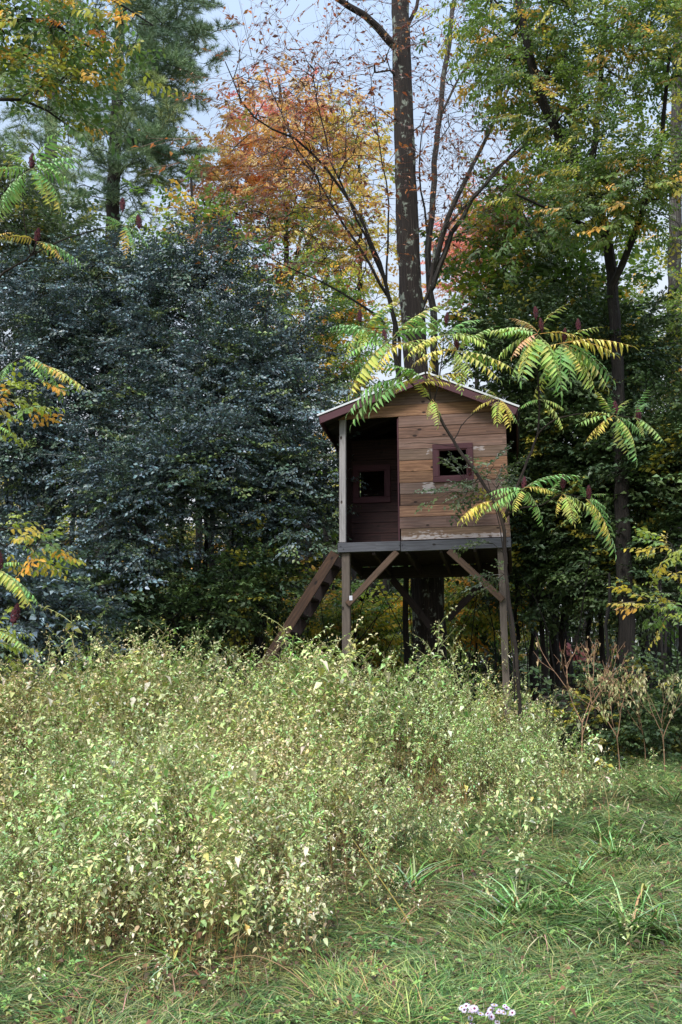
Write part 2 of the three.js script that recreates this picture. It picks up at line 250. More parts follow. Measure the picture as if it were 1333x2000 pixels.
// ------------------------------------------------------------------ trees: stems given, limbs grown towards points in the crown
function grow({ seed, stems, blobs, cut = -0.15, gap = 1.1, leaf, per = 4, reach = 0.4, size = 1, tint, mat, bark, name, label, category = 'tree', group, tipR = 0.006, upPen = 0.7, out = 0.6, sag = 0.15, sides = 5, wob = 0.06, base }) {
  const R = rngOf(seed), nodes = [];
  for (const st of stems) { // st: {pts:[[px,py,d]..] or Vector3s, r:[r0,r1], from}
    const P = st.pts.map((q) => (q.isVector3 ? q : at(...q)));
    if (st.ground !== false) { const b = P[0]; const gy = ground(b.x, b.z); if (b.y > gy) P.unshift(V(b.x + (b.x - P[1].x) * 0.15, gy - 0.1, b.z)); else b.y = gy - 0.1; }
    const cv = new THREE.CatmullRomCurve3(P, false, 'centripetal'), len = cv.getLength(), k = Math.max(3, Math.ceil(len / 0.3));
    let prev = -1;
    if (st.ground === false) { let bd = 1e9; nodes.forEach((n, i) => { const d = n.p.distanceTo(P[0]); if (d < bd) { bd = d; prev = i; } }); }
    for (let i = 0; i <= k; i++) { const p = cv.getPointAt(i / k); if (i && i < k) p.add(V(R() - 0.5, 0, R() - 0.5).multiplyScalar((st.wig ?? 0.03))); nodes.push({ p, par: prev, r: lerp(st.r[0], st.r[1], Math.pow(i / k, 0.8)), stem: true, bare: st.bareTo != null && i / k < st.bareTo }); prev = nodes.length - 1; }
  }
  const origin = base ?? V(nodes[0].p.x, ground(nodes[0].p.x, nodes[0].p.z), nodes[0].p.z), S = V(17.3 * seed % 91, 3, 7);
  const targets = [];
  for (const [px, py, d, rx, ry, rz, n, th] of blobs) {
    const c = at(px, py, d), kx = rx * d / FPX, ky = ry * d / FPX;
    for (let i = 0, tries = 0; i < n && tries < n * 12; tries++) {
      const u = R() * 2 - 1, ph = R() * 6.2832, rr = Math.pow(R(), out / 1.5), s = Math.sqrt(1 - u * u), p = V(c.x + kx * rr * s * Math.cos(ph), c.y + ky * rr * u, c.z + rz * rr * s * Math.sin(ph));
      if (fbm(p.x * gap + S.x, p.y * gap, p.z * gap + S.z, 2) < (th ?? cut) || p.y < ground(p.x, p.z) + 0.15) continue;
      i++; targets.push(p);
    }
  }
  const tips = [], stemN = nodes.length;
  if (targets.length) {
    const near = targets.map((p) => { let b = 1e9; for (let i = 0; i < stemN; i++) if (!nodes[i].bare) b = Math.min(b, nodes[i].p.distanceToSquared(p)); return [p, b]; }).sort((a, b) => a[1] - b[1]);
    for (const [p] of near) {
      let bi = 0, bc = 1e9;
      for (let i = 0; i < nodes.length; i++) { const n = nodes[i]; if (n.bare) continue; const dx = p.x - n.p.x, dy = p.y - n.p.y, dz = p.z - n.p.z, L = Math.sqrt(dx * dx + dy * dy + dz * dz) + 1e-6, c = L * (1 + upPen * Math.max(0, 0.35 - dy / L)); if (c < bc) { bc = c; bi = i; } }
      const b = nodes[bi].p, L = b.distanceTo(p), k = Math.max(1, Math.ceil(L / 0.4)); let prev = bi, dirIn = nodes[bi].par >= 0 ? b.clone().sub(nodes[nodes[bi].par].p).normalize() : UP.clone();
      const ctrl = b.clone().addScaledVector(dirIn, L * 0.3).add(V(0, sag * L, 0));
      for (let i = 1; i <= k; i++) { const t = i / k, q = b.clone().multiplyScalar((1 - t) * (1 - t)).addScaledVector(ctrl, 2 * t * (1 - t)).addScaledVector(p, t * t); if (i < k) q.add(V(R() - 0.5, R() - 0.5, R() - 0.5).multiplyScalar(0.08)); nodes.push({ p: q, par: prev, r: 0 }); prev = nodes.length - 1; }
      tips.push(prev);
    }
  }
  const kids = nodes.map(() => []), w = nodes.map(() => 0); nodes.forEach((n, i) => { if (n.par >= 0) kids[n.par].push(i); });
  for (let i = nodes.length - 1; i >= 0; i--) { const n = nodes[i]; if (!kids[i].length) w[i] = 1; if (!n.stem) n.r = tipR * Math.pow(w[i], 0.48); if (n.par >= 0) w[n.par] += w[i]; }
  const rootOf = new MB(), limbs = new MB(), main = [];
  nodes.forEach((n, i) => { // a chain starts at a root, or at a kid that is not its parent's continuation
    const cont = (j) => { let b = -1, bs = -1; for (const k of kids[j]) { const s = nodes[k].r + (nodes[k].stem ? 10 : 0) + (k === j + 1 ? 0.001 : 0); if (nodes[j].stem && !nodes[k].stem) continue; if (s > bs) { bs = s; b = k; } } return b; };
    if (n.par >= 0 && cont(n.par) === i) return;
    const pts = [], rad = []; if (n.par >= 0) { pts.push(nodes[n.par].p); rad.push(Math.min(n.r * 1.15, nodes[n.par].r)); }
    for (let j = i; j >= 0; j = cont(j)) { pts.push(nodes[j].p); rad.push(nodes[j].r); }
    if (pts.length < 2) return; const isStem = n.stem && n.par < 0;
    let into = isStem ? rootOf : limbs; if (n.stem && !isStem) { into = new MB(); main.push(into); }
    into.tube(pts.map((p) => p.clone().sub(origin)), rad, isStem ? Math.max(8, sides) : rad[0] > 0.03 ? 7 : sides, [1, 1, 1], isStem ? wob : 0);
  });
  const T = thing(name, label, category, origin, group);
  mesh('trunk', rootOf.build(), bark, T);
  for (const b of main) mesh('limb', b.build(), bark, T);
  if (limbs.n) mesh('branches', limbs.build(), bark, T, 'stuff');
  const list = [];
  for (const ti of tips) { const tip = nodes[ti], pp = nodes[tip.par] ?? tip, d0 = tip.p.clone().sub(pp.p).normalize();
    for (let k = 0; k < per; k++) {
      const q = V(R() - 0.5, R() - 0.5, R() - 0.5).multiplyScalar(2 * reach * (k ? 1 : 0.2)), d = d0.clone().multiplyScalar(0.6).add(q.clone().multiplyScalar(0.8 / reach)).add(V(0, -0.12, 0)); d.y *= 0.55;
      const p = tip.p.clone().add(q); list.push([p.clone().sub(origin), d, (R() - 0.5) * 1.2, size * (0.75 + 0.5 * R()), tint(R, p)]);
    } }
  if (list.length) instances('crown', leaf, mat, list, T);
  return T;
}

// ------------------------------------------------------------------ tree house
const HOUSE_TURN = -THREE.MathUtils.degToRad(10), P0 = at(662, 1060, 11.0);
const uvBox = (g, su, ou, ov, along = 'x') => { // metres to the plank texture (1.6 m by 0.2 m), grain along the given axis
  const p = g.attributes.position, n = g.attributes.normal, u = new Float32Array(p.count * 2);
  for (let i = 0; i < p.count; i++) {
    const q = [p.getX(i), p.getY(i), p.getZ(i)], m = [Math.abs(n.getX(i)), Math.abs(n.getY(i)), Math.abs(n.getZ(i))], A = 'xyz'.indexOf(along), o = [0, 1, 2].filter((k) => k !== A);
    const B = m[A] > 0.7 ? o[0] : m[o[0]] > m[o[1]] ? o[1] : o[0], Aq = m[A] > 0.7 ? o[1] : A;
    u[2 * i] = q[Aq] / 1.6 * su + ou; u[2 * i + 1] = q[B] / 0.2 + ov;
  }
  g.setAttribute('uv', new THREE.BufferAttribute(u, 2)); return g;
};
{
  const H = thing('tree_house', 'weathered brown plank tree house on posts with an open doorway and maroon window frames', 'tree house', P0); H.rotation.y = HOUSE_TURN;
  const R = rngOf(77);
  const board = (name, w, h, t, x, y, z, m, along = 'x', rot = null, parent = H, uv = null) => {
    const g = uvBox(new RoundedBoxGeometry(w, h, t, 1, Math.min(0.005, t * 0.2, h * 0.2, w * 0.2)), 1, uv ? uv[0] : R(), uv ? uv[1] : R() * 0.3 + 0.5, along);
    const b = mesh(name, g, m, parent); b.position.set(x, y, z); if (rot) b.rotation.set(...rot); return b;
  };
  const roofY = (x) => (x < 1.03 ? lerp(1.43, 1.86, (x + 0.2) / 1.23) : lerp(1.86, 1.405, (x - 1.03) / 1.0)); // underside of the roof deck
  // siding: eleven courses right of the doorway, cut round the window
  const tone = (m) => { const c = m.clone(); c.color.multiplyScalar(0.92 + 0.36 * R()); c.color.r *= 1.05; c.color.b *= 0.92 + 0.12 * R(); return c; };
  const ROW = 0.131, Zf = 0, mats = ['c', 'd', 'a', 'b', 'c', 'a', 'c', 'a', 'd', 'b', 'd'];
  for (let r = 0; r < 11; r++) {
    const y = (r + 0.5) * ROW + 0.002, cutW = r >= 5 && r <= 7, mm = tone(MW[mats[r]]), j = (R() - 0.5) * 0.006;
    const put = (x0, x1, m = mm, uv) => board('plank', x1 - x0, ROW - 0.004, 0.019, (x0 + x1) / 2, y, Zf - 0.0095 + R() * 0.004, m, 'x', [0, 0, j * 0.5], H, uv);
    if (r === 0) put(0.705, 1.905, MW.bottom, [0.375, 0.5]); else if (r === 4) put(0.70, 1.903, MW.beside, [0.375, 0.5]);
    else if (r === 3) put(0.702, 1.905); else if (!cutW) put(0.692, 1.90); else { put(0.695, 1.13, r === 7 ? MW.above : mm, r === 7 ? [0.375, 0.5] : null); put(1.466, 1.90, r === 7 ? MW.above : mm, r === 7 ? [0.56, 0.5] : null); }
  }
  // gable boards, clipped by the roof
  const gy = [1.445, 1.58, 1.713, 1.84];
  for (let k = 0; k < 3; k++) {
    const y0 = gy[k] + 0.002, y1 = gy[k + 1] - 0.002, xl = (y) => Math.max(-0.005, -0.2 + (y - 1.43) / 0.43 * 1.23 + 0.01), xr = (y) => Math.min(1.9, 1.03 + (1.86 - y) / 0.455 - 0.01), s = new THREE.Shape();
    const pts = [[xl(y0), y0], [xr(y0), y0], [xr(y1), y1], [xl(y1), y1]]; if (k === 0) pts.splice(3, 0);
    s.setFromPoints(pts.map(([a, b]) => new THREE.Vector2(a, b)));
    const g = uvBox(new THREE.ExtrudeGeometry(s, { depth: 0.017, bevelEnabled: true, bevelSize: 0.002, bevelThickness: 0.002, bevelSegments: 1 }), 1, R(), 0.3, 'x');
    const b = mesh('plank', g, MW[['c', 'd', 'a'][k]], H); b.position.z = -0.018 + k * 0.002;
  }
  // corner post, door jambs, window frames
  board('corner_post', 0.072, 1.44, 0.07, 0.042, 0.722, -0.04, MW.grey, 'y');
  board('door_jamb', 0.018, 1.43, 0.10, 0.681, 0.718, -0.072, redPaint, 'y');
  const frame = (name, x0, x1, y0, y1, z, w, lab) => {
    const f = new THREE.Group(); f.name = name; H.add(f); f.userData.label = lab;
    board('frame_board', x1 - x0, w, 0.022, (x0 + x1) / 2, y1 - w / 2, z, redPaint, 'x', null, f); board('frame_board', x1 - x0, w, 0.022, (x0 + x1) / 2, y0 + w / 2, z, redPaint, 'x', null, f);
    for (const x of [x0 + w / 2, x1 - w / 2]) board('frame_board', w, y1 - y0 - 2 * w - 0.002, 0.02, x, (y0 + y1) / 2, z, redPaint, 'y', null, f);
    for (const x of [x0 + w + 0.006, x1 - w - 0.006]) board('window_stop', 0.012, y1 - y0 - 2 * w - 0.004, 0.035, x, (y0 + y1) / 2, z - 0.014, redPaint, 'y', null, f);
    for (const y of [y0 + w + 0.006, y1 - w - 0.006]) board('window_stop', x1 - x0 - 2 * w - 0.026, 0.012, 0.035, (x0 + x1) / 2, y, z - 0.014, redPaint, 'x', null, f);
  };
  frame('window_frame', 1.074, 1.526, 0.645, 1.088, 0.0145, 0.064, 'maroon frame of the window in the lit front wall');
  // wall at the back of the porch with the second window
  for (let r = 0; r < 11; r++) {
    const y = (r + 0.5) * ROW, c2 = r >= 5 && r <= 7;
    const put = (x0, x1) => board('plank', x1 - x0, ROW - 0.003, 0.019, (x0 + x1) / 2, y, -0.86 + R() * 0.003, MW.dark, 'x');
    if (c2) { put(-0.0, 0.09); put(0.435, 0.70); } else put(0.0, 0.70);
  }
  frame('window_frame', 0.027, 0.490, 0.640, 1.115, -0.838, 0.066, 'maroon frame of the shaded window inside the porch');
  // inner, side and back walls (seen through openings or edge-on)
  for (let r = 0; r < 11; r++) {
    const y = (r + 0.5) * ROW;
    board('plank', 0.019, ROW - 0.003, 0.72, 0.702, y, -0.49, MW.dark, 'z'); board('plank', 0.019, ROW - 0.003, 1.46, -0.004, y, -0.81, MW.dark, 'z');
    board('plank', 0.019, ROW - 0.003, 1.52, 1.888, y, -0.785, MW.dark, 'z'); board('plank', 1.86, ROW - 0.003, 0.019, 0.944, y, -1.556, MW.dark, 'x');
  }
  { const s = new THREE.Shape(); s.setFromPoints([[0, 1.443], [1.88, 1.443], [1.03, 1.83]].map((q) => new THREE.Vector2(...q))); const b = mesh('back_gable', uvBox(new THREE.ExtrudeGeometry(s, { depth: 0.018, bevelEnabled: false }), 1, 0, 0, 'x'), MW.dark, H); b.position.z = -1.566; }
  // roof deck, fascia, metal edge
  for (const [x0, y0, x1, y1] of [[-0.205, 1.43, 1.03, 1.862], [2.035, 1.405, 1.03, 1.862]]) {
    const dx = x1 - x0, dy = y1 - y0, L = Math.hypot(dx, dy), a = Math.atan2(dy, dx), flip = dx < 0, ang = flip ? a - Math.PI : a, mx = (x0 + x1) / 2, my = (y0 + y1) / 2, nx = -Math.sin(ang), ny = Math.cos(ang);
    board('roof_panel', L, 0.02, 1.86, mx + nx * 0.011, my + ny * 0.011, -0.79, MW.under, 'z', [0, 0, ang]);
    const sh = board('roofing', L + 0.012, 0.012, 1.9, mx + nx * 0.028, my + ny * 0.028, -0.79, roofMat, 'z', [0, 0, ang]);
    board('drip_edge', L + 0.016, 0.022, 0.012, mx + nx * 0.031, my + ny * 0.031, 0.167, metalEdge, 'x', [0, 0, ang]);
    board('fascia', L, 0.088, 0.02, mx - nx * 0.028, my - ny * 0.028, 0.152, redPaint, 'x', [0, 0, ang]);
    board('eave_board', 0.018, 0.075, 1.84, x0 + (flip ? -0.012 : 0.012), y0 - 0.03, -0.79, redPaint, 'z');
    for (let k = 0; k < 4; k++) board('rafter', L - 0.06, 0.06, 0.035, mx - nx * 0.032, my - ny * 0.032, -0.2 - k * 0.43, MW.under, 'x', [0, 0, ang]);
  }
  // platform
  for (let k = 0; k < 11; k++) board('floor_board', 1.88, 0.022, 0.138, 0.95, -0.013, -0.075 - k * 0.142, MW.under, 'x');
  board('rim_board', 0.705, 0.108, 0.036, 0.345, -0.062, 0.012, MW.rim, 'x'); board('rim_board', 1.205, 0.112, 0.036, 1.306, -0.066, 0.010, MW.rim, 'x', [0, 0, 0.006]);
  board('rim_board', 1.86, 0.15, 0.036, 0.95, -0.11, -1.55, MW.under, 'x');
  for (let k = 0; k < 6; k++) board('joist', 0.036, 0.12, 1.52, 0.02 + k * 0.374, -0.088, -0.77, MW.under, 'z');
  const gl = (x, z) => { const p = V(x, 0, z).applyAxisAngle(UP, HOUSE_TURN).add(P0); return ground(p.x, p.z) - P0.y; };
  const post = (x, z, w, m) => { const b = gl(x, z) - 0.15, h = -0.115 - b; board('post', w, h, w, x, b + h / 2, z, m, 'y', [0, 0, 0.004]); };
  post(0.081, -0.055, 0.09, MW.post); post(1.80, -0.055, 0.075, MW.post); 
  const bar = (name, a, b, w, t, z, m) => { const dx = b[0] - a[0], dy = b[1] - a[1]; return board(name, Math.hypot(dx, dy), w, t, (a[0] + b[0]) / 2, (a[1] + b[1]) / 2, z, m, 'x', [0, 0, Math.atan2(dy, dx)]); };
  bar('brace', [0.10, -0.70], [0.66, -0.125], 0.07, 0.036, 0.008, MW.beam); bar('brace', [1.23, -0.13], [1.80, -0.69], 0.072, 0.036, 0.008, MW.beam);
  bar('brace', [0.42, -0.20], [1.02, -0.98], 0.085, 0.04, -1.46, MW.under); bar('brace', [1.62, -0.20], [1.10, -0.72], 0.085, 0.04, -1.46, MW.under);
  const tg = board('tag', 0.036, 0.052, 0.004, 0.142, -0.632, 0.030, new THREE.MeshStandardMaterial({ color: 0xc9c9d4, roughness: 0.6 }), 'x', [0, 0, 0.05]); tg.userData.label = 'small white tag on the left brace';
  for (const [x, y] of [[0.03, -0.05], [0.06, -0.08], [1.87, -0.05], [0.69, -0.06], [0.72, -0.06]]) { const s = mesh('nail', new THREE.CylinderGeometry(0.006, 0.006, 0.004, 8), new THREE.MeshStandardMaterial({ color: 0x2a2a2c, roughness: 0.5, metalness: 0.6 }), H); s.rotation.x = Math.PI / 2; s.position.set(x, y, 0.032); }
}
{ // ladder leaning at the left end of the platform
  const a0 = at(655, 1080, 11.05), a1 = at(505, 1316, 11.05), b0 = at(669, 1086, 11.55), b1 = at(528, 1320, 11.55), base = V(a1.x, ground(a1.x, a1.z), a1.z);
  const L = thing('ladder', 'steep wooden plank ladder leaning on the left end of the platform', 'ladder', base);
  const ext = (t, b) => b.clone().addScaledVector(b.clone().sub(t).normalize(), 0.5);
  const str = (t, b, m, w) => { const B = ext(t, b), len = t.distanceTo(B), g = uvBox(new RoundedBoxGeometry(0.04, len, w, 1, 0.005), 1, 0.1, 0.4, 'y'), s = mesh('stringer', g, m, L); s.position.copy(t).add(B).multiplyScalar(0.5).sub(base); const y = t.clone().sub(B).normalize(), z = V(0, 0, 1), x = V(0, 0, 0).crossVectors(y, z).normalize(); s.quaternion.setFromRotationMatrix(new THREE.Matrix4().makeBasis(z, y, x.clone().negate())); };
  str(a0, a1, MW.stringer, 0.11); str(b0, b1, MW.tread, 0.12);
  for (let k = 0; k < 7; k++) { const t = 0.1 + k * 0.14, p = a0.clone().lerp(a1, t), q = b0.clone().lerp(b1, t), g = uvBox(new RoundedBoxGeometry(0.1, 0.025, p.distanceTo(q) - 0.045, 1, 0.004), 1, k * 0.13, 0.2, 'z'), s = mesh('tread', g, MW.tread, L); s.position.copy(p).add(q).multiplyScalar(0.5).sub(base); s.lookAt(s.position.clone().add(base).add(q.clone().sub(p))); }
}

// ------------------------------------------------------------------ big trunk through the tree house and the bare fans beside it
const PAL = {
  bush: palette([[0x56656a, 5], [0x647478, 3], [0x4b5c4c, 3], [0x5c6a3e, 0.9]], 1.7), bushGreen: palette([[0x47562f, 4], [0x55653a, 2], [0x3d4f33, 3], [0x8a8436, 0.5]]),
  green: palette([[0x5e7630, 5], [0x708638, 3], [0x526c38, 3.5], [0xa8a244, 2.2], [0xc99f48, 0.8]], 1.6), mid: palette([[0x5c782b, 5], [0x6f8430, 3], [0x9c9a38, 1.5], [0x48602c, 3], [0xb8923c, 0.7]]),
  yellowGreen: palette([[0x8e9a35, 4], [0x5d7a30, 3], [0xb9a83c, 2.5], [0xcf9a38, 1]]), over: palette([[0x66803a, 5], [0x55703a, 4], [0x9a9b38, 2], [0xd8a23c, 1.6], [0xc07e30, 0.5]]),
  orange: palette([[0xf2b878, 4], [0xf4c47c, 4], [0xeaa080, 2.5], [0xe8c480, 2], [0xb4ac5c, 0.5]], 1.15), yellow: palette([[0xf2cb60, 4], [0xecb75c, 3], [0xdccb64, 2], [0xa0ac54, 1.5]], 1.15), red: palette([[0xea9088, 3], [0xeea088, 3], [0xf2b888, 2]], 1.15),
  brown: palette([[0x8a4f36, 3], [0x6d3f34, 3], [0xa86a3a, 2], [0x7a5a35, 1]]), dark: palette([[0x3f5230, 4], [0x4c5f36, 3], [0x35472e, 4], [0x8f8a38, 1]], 1.45), pine: palette([[0x667a5c, 4], [0x728662, 3], [0x5a705a, 3], [0x84905e, 1.5]], 1.6),
};
const orangeTint = (R, p) => { const [px, py] = seenAt(p), q = py + 45 * fbm(p.x, p.y, p.z, 2); if (q < 235 && px < 600) return (R() < 0.5 ? PAL.red : PAL.orange)(R); if (q > 400) return (R() < 0.7 ? PAL.yellow : PAL.over)(R); return (px > 600 ? (R() < 0.6 ? PAL.yellow : PAL.orange) : PAL.orange)(R); };

grow({ seed: 101, name: 'tall_tree', label: 'tall thick lichened trunk rising behind the tree house roof into the sky', bark: barkBig, mat: LM.soft, leaf: SP.bare, tint: PAL.brown, per: 2, reach: 0.4, tipR: 0.006, sides: 5, wob: 0.12, upPen: 0.3, size: 0.9, out: 1,
  stems: [{ pts: [[838, 1250, 13.0], [826, 1000, 13.0], [812, 700, 13.0], [799, 500, 13.0], [791, 300, 13.0], [789, 240, 13.0], [786, 120, 13.0], [781, -60, 13.0], [778, -250, 13.1]], r: [0.235, 0.125], wig: 0.015 },
    { pts: [[788, 105, 13.0], [762, 80, 12.9], [725, 40, 12.8], [670, 5, 12.7], [600, -60, 12.5]], r: [0.07, 0.035], ground: false, wig: 0.03 }, { pts: [[792, 60, 13], [812, 20, 13.1], [830, -60, 13.2]], r: [0.035, 0.02], ground: false },
    { pts: [[826, 600, 13], [840, 560, 13], [850, 480, 13.1]], r: [0.03, 0.02], ground: false }, { pts: [[790, 240, 13], [772, 236, 12.9]], r: [0.06, 0.045], ground: false }],
  blobs: [[640, 20, 12.7, 130, 60, 1, 18], [740, 140, 12.6, 60, 110, 0.8, 12], [830, 60, 13.1, 50, 60, 0.6, 6], [830, 260, 12.9, 40, 120, 0.5, 5]] });
const fanStem = (pts, r) => ({ pts, r, wig: 0.05, bareTo: 0.35 });
grow({ seed: 102, name: 'bare_tree', label: 'almost leafless tree fanning dark thin branches left of the tall trunk', bark: barkDark, mat: LM.soft, leaf: SP.bare, tint: PAL.brown, per: 1, reach: 0.25, tipR: 0.0042, upPen: 0.9, out: 1, sag: 0.25,
  stems: [fanStem([[792, 1180, 12.6], [786, 800, 12.5], [765, 590, 12.4], [705, 440, 12.2], [652, 335, 12.0], [628, 240, 11.9], [612, 150, 11.8]], [0.051, 0.00816]),
    { pts: [[786, 800, 12.5], [755, 560, 12.3], [690, 400, 12.0], [585, 280, 11.8], [490, 220, 11.6], [440, 120, 11.5]], r: [0.0408, 0.0068], ground: false, wig: 0.05 },
    { pts: [[786, 800, 12.5], [742, 620, 12.2], [640, 520, 11.9], [540, 440, 11.7], [455, 330, 11.6], [420, 210, 11.5]], r: [0.034, 0.00544], ground: false, wig: 0.05 },
    { pts: [[765, 590, 12.4], [735, 540, 12.2], [640, 380, 12], [560, 250, 11.9], [520, 140, 11.8]], r: [0.0238, 0.00544], ground: false, wig: 0.05 },
    { pts: [[742, 620, 12.2], [650, 560, 12], [560, 520, 11.8], [470, 470, 11.7]], r: [0.01904, 0.00544], ground: false, wig: 0.05 }, { pts: [[755, 560, 12.3], [760, 400, 12.2], [735, 240, 12.1], [720, 120, 12]], r: [0.017, 0.00408], ground: false, wig: 0.05 },
    { pts: [[742, 620, 12.2], [670, 590, 12], [580, 545, 11.9], [500, 400, 11.8], [450, 300, 11.7]], r: [0.017, 0.00408], ground: false, wig: 0.05 }],
  blobs: [[560, 330, 11.8, 170, 200, 0.8, 110], [490, 170, 11.6, 60, 90, 0.5, 34], [640, 480, 12, 130, 110, 0.7, 50], [610, 150, 11.8, 90, 80, 0.5, 36], [700, 280, 12, 60, 150, 0.5, 26]] });
grow({ seed: 103, name: 'bare_tree', label: 'slender grey stems with few brown leaves spreading right of the tall trunk', bark: barkGrey, mat: LM.soft, leaf: SP.bare, tint: PAL.brown, per: 2, reach: 0.3, tipR: 0.0042, upPen: 0.9, out: 1, sag: 0.25,
  stems: [fanStem([[862, 1200, 13.8], [850, 700, 13.7], [838, 480, 13.6], [847, 380, 13.6], [858, 230, 13.6], [878, 80, 13.6], [890, -40, 13.6]], [0.0779, 0.0369]),
    { pts: [[842, 540, 13.6], [868, 450, 13.4], [930, 310, 13.2], [985, 190, 13], [1010, 110, 12.9]], r: [0.0492, 0.0164], ground: false, wig: 0.04 },
    { pts: [[845, 560, 13.6], [885, 455, 13.5], [960, 345, 13.3], [1055, 255, 13.1], [1120, 200, 13]], r: [0.0492, 0.0123], ground: false, wig: 0.05 }, { pts: [[868, 450, 13.4], [940, 370, 13.2], [1030, 270, 13], [1080, 235, 13]], r: [0.0246, 0.0082], ground: false, wig: 0.04 },
    { pts: [[858, 230, 13.6], [910, 130, 13.4], [965, 70, 13.3]], r: [0.0246, 0.0082], ground: false, wig: 0.04 }, { pts: [[838, 480, 13.6], [822, 330, 13.4], [835, 200, 13.3]], r: [0.0205, 0.00656], ground: false, wig: 0.05 }],
  blobs: [[950, 300, 13.2, 110, 170, 0.8, 40], [880, 160, 13.4, 70, 130, 0.7, 34], [900, 400, 13.3, 70, 100, 0.6, 24]] });

// ------------------------------------------------------------------ trees behind
grow({ seed: 110, name: 'pine_tree', label: 'tall dark green pine with tiered limbs at the upper left against the sky', category: 'pine', bark: barkDark, mat: LM.needle, leaf: SP.pine, tint: PAL.pine, per: 2, reach: 0.36, size: 1.5, tipR: 0.012, upPen: 0.25, out: 1.1, sag: 0.02, gap: 0.9, cut: -0.06,
  stems: [{ pts: [[200, 1250, 22], [218, 500, 22], [228, 220, 22], [240, -60, 22], [255, -300, 22]], r: [0.26, 0.1] }],
  blobs: [[240, 345, 22, 150, 18, 1.5, 24], [300, 300, 21.6, 85, 18, 1.1, 18], [290, 235, 22, 115, 20, 1.4, 22], [300, 165, 22, 115, 20, 1.4, 22], [295, 95, 22, 115, 20, 1.4, 22], [290, 25, 22, 110, 20, 1.3, 20], [340, 45, 22, 35, 50, 0.8, 9], [180, 270, 22, 60, 60, 1, 8], [200, 420, 22, 140, 20, 1.3, 8], [260, -80, 22, 100, 50, 1.2, 12]] });
grow({ seed: 111, name: 'pine_tree', label: 'second pine standing farther left, half hidden by hanging green and yellow leaves', category: 'pine', bark: barkGrey, mat: LM.needle, leaf: SP.pine, tint: PAL.pine, per: 2, reach: 0.45, size: 1.5, tipR: 0.012, upPen: 0.25, out: 1.1, sag: 0.02, gap: 0.9, cut: -0.05,
  stems: [{ pts: [[88, 1250, 26], [97, 450, 26], [105, 100, 26], [110, -250, 26]], r: [0.3, 0.12] }], blobs: [[100, 200, 26, 90, 70, 1.6, 26], [110, 40, 26, 90, 70, 1.6, 26], [70, 320, 26, 80, 30, 1.5, 14]] });
grow({ seed: 112, name: 'maple_tree', label: 'orange and pink autumn maple behind the fan of bare branches', bark: barkDark, mat: LM.soft, leaf: SP.maple, tint: orangeTint, per: 2, reach: 0.45, size: 1.1, tipR: 0.007, gap: 1.0, cut: -0.02,
  stems: [{ pts: [[545, 1250, 24], [552, 700, 24], [560, 450, 24], [555, 250, 24], [545, 160, 24]], r: [0.16, 0.04] }, { pts: [[555, 600, 24], [590, 450, 24], [620, 300, 24]], r: [0.07, 0.02], ground: false }, { pts: [[555, 600, 24], [510, 480, 24], [480, 380, 24]], r: [0.06, 0.02], ground: false }],
  blobs: [[445, 330, 23.6, 65, 85, 1, 56], [425, 440, 23.4, 60, 60, 0.8, 36], [480, 220, 23.8, 50, 60, 0.8, 24], [545, 230, 24, 75, 95, 1.3, 60], [500, 330, 24, 95, 80, 1.4, 70], [620, 290, 24, 105, 120, 1.5, 100], [540, 400, 24, 125, 90, 1.5, 90], [450, 440, 23.5, 60, 45, 1, 30], [630, 460, 24, 120, 100, 1.5, 70]] });
grow({ seed: 113, name: 'maple_tree', label: 'golden yellow maple close behind the left side of the tall trunk', bark: barkDark, mat: LM.soft, leaf: SP.maple, tint: PAL.yellow, per: 2, reach: 0.45, size: 1.1, tipR: 0.008, gap: 0.8, cut: -0.08,
  stems: [{ pts: [[705, 1250, 27], [700, 700, 27], [705, 450, 27], [700, 260, 27]], r: [0.15, 0.04] }], blobs: [[700, 330, 27, 65, 110, 1.6, 60], [690, 470, 27, 100, 90, 1.6, 70], [700, 590, 27, 130, 60, 1.6, 50]] });
grow({ seed: 114, name: 'maple_tree', label: 'distant salmon red maple low between the tall trunk and the green tree', bark: barkDark, mat: LM.soft, leaf: SP.maple, tint: PAL.red, per: 3, reach: 0.7, size: 1.4, tipR: 0.008, gap: 0.8, cut: -0.05,
  stems: [{ pts: [[930, 1250, 32], [932, 700, 32], [930, 430, 32]], r: [0.15, 0.05] }], blobs: [[935, 450, 32, 65, 55, 1.8, 50], [900, 530, 32, 70, 60, 1.8, 40]] });
grow({ seed: 115, name: 'leafy_tree', label: 'green and yellowing young tree between the pine and the orange maple', bark: barkDark, mat: LM.soft, leaf: SP.maple, tint: (R) => (R() < 0.55 ? PAL.mid : PAL.over)(R), per: 3, reach: 0.6, size: 1.2, tipR: 0.008, gap: 0.8, cut: -0.06,
  stems: [{ pts: [[385, 1250, 19], [390, 700, 19], [378, 400, 19], [372, 330, 19]], r: [0.1, 0.025] }], blobs: [[370, 420, 19, 40, 40, 0.6, 8], [370, 490, 19, 90, 45, 1, 22], [440, 560, 19, 100, 50, 1, 20]] });
grow({ seed: 116, name: 'leafy_tree', label: 'thin tree of small pale leaves rising between the grey-blue shrubs and roof', bark: barkDark, mat: LM.soft, leaf: SP.fine, tint: PAL.over, per: 4, reach: 0.5, size: 1.1, tipR: 0.007, gap: 0.9, cut: -0.03,
  stems: [{ pts: [[600, 1250, 17], [604, 800, 17], [596, 560, 17]], r: [0.09, 0.03] }, { pts: [[640, 1250, 18], [636, 800, 18], [650, 600, 18]], r: [0.08, 0.03] }], blobs: [[580, 600, 17, 100, 70, 1, 40], [650, 680, 17.5, 80, 90, 1, 50], [600, 780, 17, 70, 80, 0.8, 24]] });

